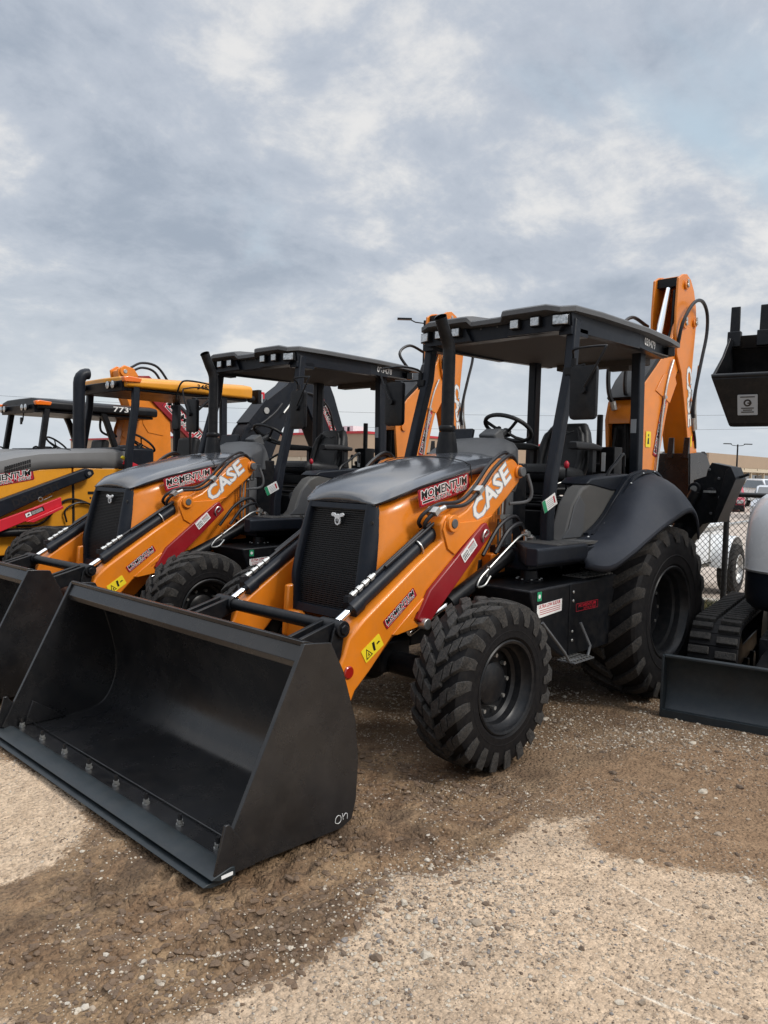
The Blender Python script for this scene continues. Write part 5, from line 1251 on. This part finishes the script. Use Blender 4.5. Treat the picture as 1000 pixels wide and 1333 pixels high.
def make_ground():
    xs=[];x=-3.4
    while x<6.6: xs.append(x); x+=.019 if 2.3<x<5.2 else (.032 if x>1.0 else .06)
    ys=[];y=-4.2
    while y<4.6: ys.append(y); y+=.020 if -.9<y<2.9 else .06
    lo=[-4000,-1500,-600,-250,-120,-60,-30,-18,-12,-9,-7,-5.6,-4.8,-4.2,-3.8]
    hi=[6.8,7.2,8,9.5,12,18,30,60,120,300,800,3000]
    X=lo+xs+hi; Y=[-4000,-1500,-600,-250,-120,-60,-30,-20,-15,-12,-10,-8,-7,-6,-5.2,-4.7]+ys+[4.8,5.2,6,8,12,20,40,100,300,1000,3000]
    vs=[];at=[]
    for x in X:
        for y in Y:
            f=-3.6<x<6.9 and -4.4<y<4.9
            if f: p=masks(x,y); z=gz(x,y)
            else: p=(.45 if x>-3.3 else 0,0,.1); z=gz(x,y,False) if abs(x)<15 and abs(y)<15 else 0.
            if x<-3.3: z=min(z,-.0)*.3
            vs.append((x,y,z)); at.append(p)
    nx,ny=len(X),len(Y)
    fs=[(i*ny+j,(i+1)*ny+j,(i+1)*ny+j+1,i*ny+j+1) for i in range(nx-1) for j in range(ny-1)]
    me=bpy.data.meshes.new('ground'); me.from_pydata(vs,[],fs); me.shade_smooth()
    ca=me.color_attributes.new('soil','FLOAT_COLOR','POINT'); ca.data.foreach_set('color',[c for p in at for c in(*p,1)])
    m=bpy.data.materials.new('gravel_dirt'); m.use_nodes=True; nt=m.node_tree;N=nt.nodes;L=nt.links; b=N['Principled BSDF']
    def nd(t,**k):
        n=N.new(t)
        for a,v in k.items():
            if a in n.inputs: n.inputs[a].default_value=v
            else: setattr(n,a,v)
        return n
    tc=nd('ShaderNodeTexCoord'); at_=N.new('ShaderNodeVertexColor'); at_.layer_name='soil'; sp=N.new('ShaderNodeSeparateColor'); L.new(at_.outputs[0],sp.inputs[0])
    def noi(sc,de=5,ro=.6):
        n=nd('ShaderNodeTexNoise'); n.inputs['Scale'].default_value=sc; n.inputs['Detail'].default_value=de; n.inputs['Roughness'].default_value=ro; L.new(tc.outputs['Object'],n.inputs['Vector']); return n.outputs['Fac']
    def mix(f,a,c,mode='MIX'):
        x=N.new('ShaderNodeMix'); x.data_type='RGBA'; x.blend_type=mode
        if hasattr(f,'links'): L.new(f,x.inputs[0])
        else: x.inputs[0].default_value=f
        for i,v in((6,a),(7,c)):
            if isinstance(v,tuple): x.inputs[i].default_value=(*v,1)
            else: L.new(v,x.inputs[i])
        return x.outputs[2]
    def rng(v,a,b_,c=0,d=1):
        r=N.new('ShaderNodeMapRange'); L.new(v,r.inputs[0]); 
        for i,q in zip((1,2,3,4),(a,b_,c,d)): r.inputs[i].default_value=q
        return r.outputs[0]
    n1=noi(1.3,8,.65); n2=noi(9,8,.7); n3=noi(60,4,.7); n4=noi(.35,4,.6)
    base=mix(rng(n1,.3,.7),(.105,.064,.037),(.225,.148,.088))
    palec=mix(rng(n2,.3,.7),(.37,.265,.175),(.57,.435,.305))
    rustc=mix(rng(n2,.3,.7),(.165,.100,.055),(.29,.19,.112))
    mudc=mix(rng(n2,.3,.7),(.115,.067,.036),(.225,.142,.080))
    # mask edges broken up by fine noise
    n5=noi(38,4,.75); n6=noi(3.2,6,.7)
    def edge(ch):
        a=N.new('ShaderNodeMath'); a.operation='ADD'; L.new(sp.outputs[ch],a.inputs[0]); a2=N.new('ShaderNodeMath'); a2.operation='ADD'; L.new(rng(n2,.25,.75,-.30,.30),a2.inputs[0]); L.new(rng(n5,.28,.72,-.24,.24),a2.inputs[1]); L.new(a2.outputs[0],a.inputs[1]); return rng(a.outputs[0],.38,.60)
    base=mix(rng(n6,.42,.66,0,.8),base,(.27,.185,.11)); palec=mix(rng(n6,.45,.65,0,.65),palec,(.36,.27,.19)); mudc=mix(rng(n6,.46,.62,0,.85),mudc,(.26,.175,.10)); mudc=mix(rng(noi(2.1,5,.7),.50,.62,0,.7),mudc,(.065,.043,.028))
    mp=N.new('ShaderNodeMapping'); L.new(tc.outputs['Object'],mp.inputs[0]); mp.inputs['Rotation'].default_value=(0,0,math.radians(-143)); mp.inputs['Scale'].default_value=(1.5,13,1)
    na=N.new('ShaderNodeTexNoise'); na.inputs['Scale'].default_value=1; na.inputs['Detail'].default_value=7; na.inputs['Roughness'].default_value=.7; L.new(mp.outputs[0],na.inputs['Vector'])
    mudc=mix(rng(na.outputs['Fac'],.52,.62,0,.45),mudc,(.30,.20,.115)); mudc=mix(rng(na.outputs['Fac'],.36,.46,.75,0),mudc,(.075,.048,.029)); c=mix(edge('Red'),base,palec); c=mix(edge('Green'),c,rustc); c=mix(edge('Blue'),c,mudc)
    # small stones as cells
    vo=nd('ShaderNodeTexVoronoi'); vo.inputs['Scale'].default_value=95; L.new(tc.outputs['Object'],vo.inputs['Vector'])
    vs_=nd('ShaderNodeTexVoronoi'); vs_.inputs['Scale'].default_value=42; L.new(tc.outputs['Object'],vs_.inputs['Vector'])
    st=mix(1.0,c,rng(vo.outputs['Color'],0,1,.50,1.55),'MULTIPLY'); c=mix(rng(n3,.3,.75,.25,.85),c,st)
    c=mix(1.0,c,rng(n4,.3,.7,.85,1.12),'MULTIPLY')
    # pale curved scrape marks left by a track
    sxx=N.new('ShaderNodeSeparateXYZ'); L.new(tc.outputs['Object'],sxx.inputs[0])
    def M_(op,p,q_=None):
        m_=N.new('ShaderNodeMath'); m_.operation=op
        for i,v in enumerate((p,q_)):
            if v is None: continue
            if isinstance(v,(int,float)): m_.inputs[i].default_value=v
            else: L.new(v,m_.inputs[i])
        return m_.outputs[0]
    for (cx_,cy_,r_,yl,yh) in ((1.9,2.45,.97,2.15,2.52),(1.9,2.45,1.17,2.30,2.72),(1.9,2.45,1.53,2.42,2.88),(1.9,2.45,1.44,2.5,2.9)):
        dx=M_('SUBTRACT',sxx.outputs['X'],cx_); dy=M_('SUBTRACT',sxx.outputs['Y'],cy_)
        rr_=M_('SQRT',M_('ADD',M_('MULTIPLY',dx,dx),M_('MULTIPLY',dy,dy))); d_=M_('ABSOLUTE',M_('SUBTRACT',M_('ADD',rr_,M_('MULTIPLY',n2,.03)),r_+.015))
        k_=M_('MULTIPLY',rng(d_,.002,.010,1,0),M_('MULTIPLY',rng(sxx.outputs['Y'],yl,yl+.05),rng(sxx.outputs['Y'],yh-.05,yh,1,0)))
        k_=M_('MULTIPLY',k_,rng(n5,.38,.55)); c=mix(M_('MULTIPLY',k_,.8),c,(.72,.64,.52))
    # lot beyond the fence: pale concrete, with a grass verge in front of it
    sx=N.new('ShaderNodeSeparateXYZ'); L.new(tc.outputs['Object'],sx.inputs[0])
    con=mix(rng(n1,.3,.7),(.42,.35,.29),(.54,.46,.39)); 
    lot=rng(sx.outputs['X'],-4.45,-4.40,1,0); c=mix(lot,c,con)
    L.new(c,b.inputs['Base Color'])
    L.new(rng(n2,.2,.8,.75,.98),b.inputs['Roughness']); b.inputs['Specular IOR Level'].default_value=.3
    h=N.new('ShaderNodeMath'); h.operation='MULTIPLY_ADD'; L.new(vo.outputs['Distance'],h.inputs[0]); h.inputs[1].default_value=-.6; L.new(n2,h.inputs[2])
    bp=N.new('ShaderNodeBump'); bp.inputs['Strength'].default_value=.75; bp.inputs['Distance'].default_value=.012; L.new(h.outputs[0],bp.inputs['Height'])
    h2=N.new('ShaderNodeBump'); h2.inputs['Strength'].default_value=.6; h2.inputs['Distance'].default_value=.02; L.new(rng(vs_.outputs['Distance'],0,.6,1,0),h2.inputs['Height']); L.new(bp.outputs[0],h2.inputs['Normal'])
    L.new(h2.outputs[0],b.inputs['Normal'])
    me.materials.append(m); o=bpy.data.objects.new('ground',me); COL.objects.link(o); o['kind']='structure'
make_ground()
# loose stones: real pebbles over the near ground
def stones():
    rnd=random.Random(5); SM=[]
    for i,cc in enumerate(((.30,.24,.18),(.44,.38,.30),(.14,.10,.07),(.20,.18,.165),(.46,.41,.34),(.13,.09,.06))): SM.append(mat('stone_%d'%i,cc,.85,var=.3,vs=30,bump=.3,bs=150))
    SM.append(mat('earth_clod',(.15,.10,.064),.95,var=.3,vs=20,bump=.6,bs=180))
    t=(1+5**.5)/2
    ico=[V(p).normalized() for p in((-1,t,0),(1,t,0),(-1,-t,0),(1,-t,0),(0,-1,t),(0,1,t),(0,-1,-t),(0,1,-t),(t,0,-1),(t,0,1),(-t,0,-1),(-t,0,1))]
    icf=[(0,11,5),(0,5,1),(0,1,7),(0,7,10),(0,10,11),(1,5,9),(5,11,4),(11,10,2),(10,7,6),(7,1,8),(3,9,4),(3,4,2),(3,2,6),(3,6,8),(3,8,9),(4,9,5),(2,4,11),(6,2,10),(8,6,7),(9,8,1)]
    q=MB(); n=0
    while n<52000:
        x=rnd.uniform(-.6,5.3); y=rnd.uniform(-1.7,3.3)
        pale,rust,mud=masks(x,y)
        cl=math.exp(-((x*.6+y*.8-3.9-.15*fbm(x,y,2,2,3))/.22)**2)*sm(1.0,1.6,y)*(1-sm(2.1,2.6,y))
        cl2=math.exp(-(((x-3.55)/.42)**2+((y-1.78)/.30)**2)); dens=.16+.12*pale-.05*rust-.06*mud+.45*fbm(x,y,1.6,3,12)+.5*max(0,fbm(x,y,5,2,4))+1.1*cl2+.5*cl
        if rnd.random()>dens: continue
        if 3.35<x<4.15 and -1.2<y<1.15: continue
        s=min(.020,.0021*math.exp(abs(rnd.gauss(0,.62))));
        if cl2>.3: s*=1.25 
        if x<2: s*=1.35
        if rnd.random()<.0015: s*=1.5
        z=gz(x,y)
        a=rnd.uniform(0,6.28); M=Matrix.Rotation(a,3,'Z')@Matrix.Diagonal((rnd.uniform(.8,1.4),rnd.uniform(.7,1.1),rnd.uniform(.45,.8)))
        q.add([V((x,y,z+s*.15))+M@(v*s*rnd.uniform(.78,1.15)) for v in ico],icf,min(4,int(abs(rnd.gauss(0,1.9)))) if pale>.4 else rnd.choice((0,2,5,0,1,4,1,5,4) if rust<.4 else (0,2,5,0,1)))
        n+=1
    k=0
    while k<900:   # clods of earth turned up in the mud
        x=rnd.uniform(2.4,5.2); y=rnd.uniform(-.2,2.2); pale,rust,mud=masks(x,y)
        if rnd.random()>mud*(.3+fbm(x,y,2.2,3,15)) or (3.3<x<4.2 and y<1.15): continue
        s=rnd.uniform(.007,.020); z=gz(x,y); M=Matrix.Rotation(rnd.uniform(0,6.28),3,'Z')@Matrix.Diagonal((rnd.uniform(.9,1.7),rnd.uniform(.7,1.1),rnd.uniform(.3,.6)))
        q.add([V((x,y,z))+M@(v*s*rnd.uniform(.65,1.25)) for v in ico],icf,6); k+=1
    obj('gravel',q,SM,None,smooth=0,kind='stuff',label='loose pebbles and gravel scattered over the dirt')
stones()
def grass():
    rnd=random.Random(3); q=MB()
    for i in range(20000):
        x=rnd.uniform(-4.4,-3.2) if rnd.random()<.85 else rnd.uniform(-3.4,-2.6); y=rnd.uniform(-3,2.6); h=rnd.uniform(.05,.20)*(1 if x<-3.3 else .5)
        if fbm(x,y,1.5,3,8)<-.30: continue
        a=rnd.uniform(0,6.28); dx,dy=math.cos(a)*.006,math.sin(a)*.006; lx,ly=rnd.gauss(0,.035),rnd.gauss(0,.035)
        q.add([(x-dx,y-dy,0),(x+dx,y+dy,0),(x+lx*.5+dx*.6,y+ly*.5+dy*.6,h*.6),(x+lx,y+ly,h),(x+lx*.5-dx*.6,y+ly*.5-dy*.6,h*.6)],[(0,1,2,3,4)],0 if rnd.random()<.65 else 1)
    obj('grass',q,[mat('green_grass',(.075,.10,.030),.7,var=.3,vs=3),mat('dry_grass',(.26,.20,.10),.8,var=.3,vs=3)],None,smooth=0,kind='stuff',label='thin green and dry grass along the fence foot')
grass()
q=MB(); q.bx(-4.62,-4.46,-60,40,-.05,.12); obj('kerb',q,mat('kerb_concrete',(.46,.42,.36),.85,var=.1),None,bevel=.02,kind='structure')

# ------------------------------------------------------------------ world, sun, camera
w=bpy.data.worlds.new('World'); S.world=w; w.use_nodes=True; nt=w.node_tree; N=nt.nodes; L=nt.links
bg=N['Background']; bg.inputs[1].default_value=.14
sky=N.new('ShaderNodeTexSky'); sky.sky_type='NISHITA'; sky.sun_disc=False; SE,SR=math.radians(42),math.radians(SUNAZ:=345)
sky.sun_elevation=SE; sky.sun_rotation=SR; sky.air_density=1.6; sky.dust_density=2.5
tc=N.new('ShaderNodeTexCoord'); sx=N.new('ShaderNodeSeparateXYZ'); L.new(tc.outputs['Generated'],sx.inputs[0])
def mth(op,a,b=None,c=None,clamp=False):
    m=N.new('ShaderNodeMath'); m.operation=op; m.use_clamp=clamp
    for i,v in enumerate((a,b,c)):
        if v is None: continue
        if isinstance(v,(int,float)): m.inputs[i].default_value=v
        else: L.new(v,m.inputs[i])
    return m.outputs[0]
zc=mth('ADD',mth('MAXIMUM',sx.outputs['Z'],0.0),.34)
cx=N.new('ShaderNodeCombineXYZ'); L.new(mth('DIVIDE',sx.outputs['X'],zc),cx.inputs[0]); L.new(mth('DIVIDE',sx.outputs['Y'],zc),cx.inputs[1]); cx.inputs[2].default_value=CLOUDZ if 'CLOUDZ' in globals() else 3.1
def noi(sc,de,ro,dist=0.):
    n=N.new('ShaderNodeTexNoise'); n.inputs['Scale'].default_value=sc; n.inputs['Detail'].default_value=de; n.inputs['Roughness'].default_value=ro; n.inputs['Distortion'].default_value=dist; L.new(cx.outputs[0],n.inputs['Vector']); return n.outputs['Fac']
def rng(v,a,b_,c=0,d=1,sm_=True):
    r=N.new('ShaderNodeMapRange'); L.new(v,r.inputs[0]); r.interpolation_type='SMOOTHSTEP' if sm_ else 'LINEAR'
    for i,q in zip((1,2,3,4),(a,b_,c,d)): r.inputs[i].default_value=q
    return r.outputs[0]
def mixc(f,a,c,mode='MIX'):
    x=N.new('ShaderNodeMix'); x.data_type='RGBA'; x.blend_type=mode
    if isinstance(f,float): x.inputs[0].default_value=f
    else: L.new(f,x.inputs[0])
    for i,v in((6,a),(7,c)):
        if isinstance(v,tuple): x.inputs[i].default_value=(*v,1)
        else: L.new(v,x.inputs[i])
    return x.outputs[2]
big=noi(1.1,5,.50,.2); mid=noi(3.1,8,.62,.25); fin=noi(8.5,8,.64,.3)
# cloud brightness field (values are radiance x10, background strength is 0.1)
lum=mth('ADD',mth('MULTIPLY',big,.42),mth('ADD',mth('MULTIPLY',mid,.42),mth('MULTIPLY',fin,.16)))
cl=mixc(rng(lum,.39,.51),(2.62,3.00,3.60),(3.72,4.05,4.60))
cl=mixc(rng(lum,.49,.59),cl,(5.9,5.85,5.8))
# thin openings showing the blue sky
hole=noi(1.7,5,.5,.4)
cl=mixc(rng(hole,.60,.72,0,.75),cl,mixc(.30,(4.3,5.3,6.0),sky.outputs[0]))
cl=mixc(.06,cl,sky.outputs[0])
# paler towards the horizon
hz=rng(sx.outputs['Z'],.0,.26,1,0); cl=mixc(mth('MULTIPLY',hz,.72),cl,(4.9,5.3,5.65))
# overcast sky is brighter overhead
zen=rng(sx.outputs['Z'],.52,.95,1,3.1); zz=N.new('ShaderNodeCombineXYZ')
for i in range(3): L.new(zen,zz.inputs[i])
cl=mixc(1.0,cl,zz.outputs[0],'MULTIPLY')
L.new(cl,bg.inputs[0])
sd=bpy.data.lights.new('sun','SUN'); sd.energy=2.0; sd.angle=math.radians(12); sd.color=(1,.96,.90)
so=bpy.data.objects.new('sun',sd); COL.objects.link(so)
# direction towards the sun (same azimuth as the sky's)
az=SR; dv=V((math.sin(az)*math.cos(SE),math.cos(az)*math.cos(SE),math.sin(SE)))
so.rotation_euler=dv.to_track_quat('Z','Y').to_euler()
cam=bpy.data.cameras.new('camera'); co=bpy.data.objects.new('camera',cam); COL.objects.link(co); S.camera=co
cam.sensor_fit='VERTICAL'; cam.sensor_height=36; cam.lens=36*1000/1333; cam.clip_start=.05; cam.clip_end=9000
R3=((-0.6928922678697014,-0.022661180723207434,0.7206849353320851),(0.7206750790309291,-0.053609887692410894,0.6911970850671834),(0.022972496384703847,0.9983047885439786,0.05347722487206659))
M=Matrix(R3).to_4x4(); M.translation=V((5.810278939586983,3.636029694008981,1.72)); co.matrix_world=M
S.view_settings.view_transform='Standard'; S.view_settings.look='None'; S.view_settings.exposure=0; S.view_settings.gamma=1
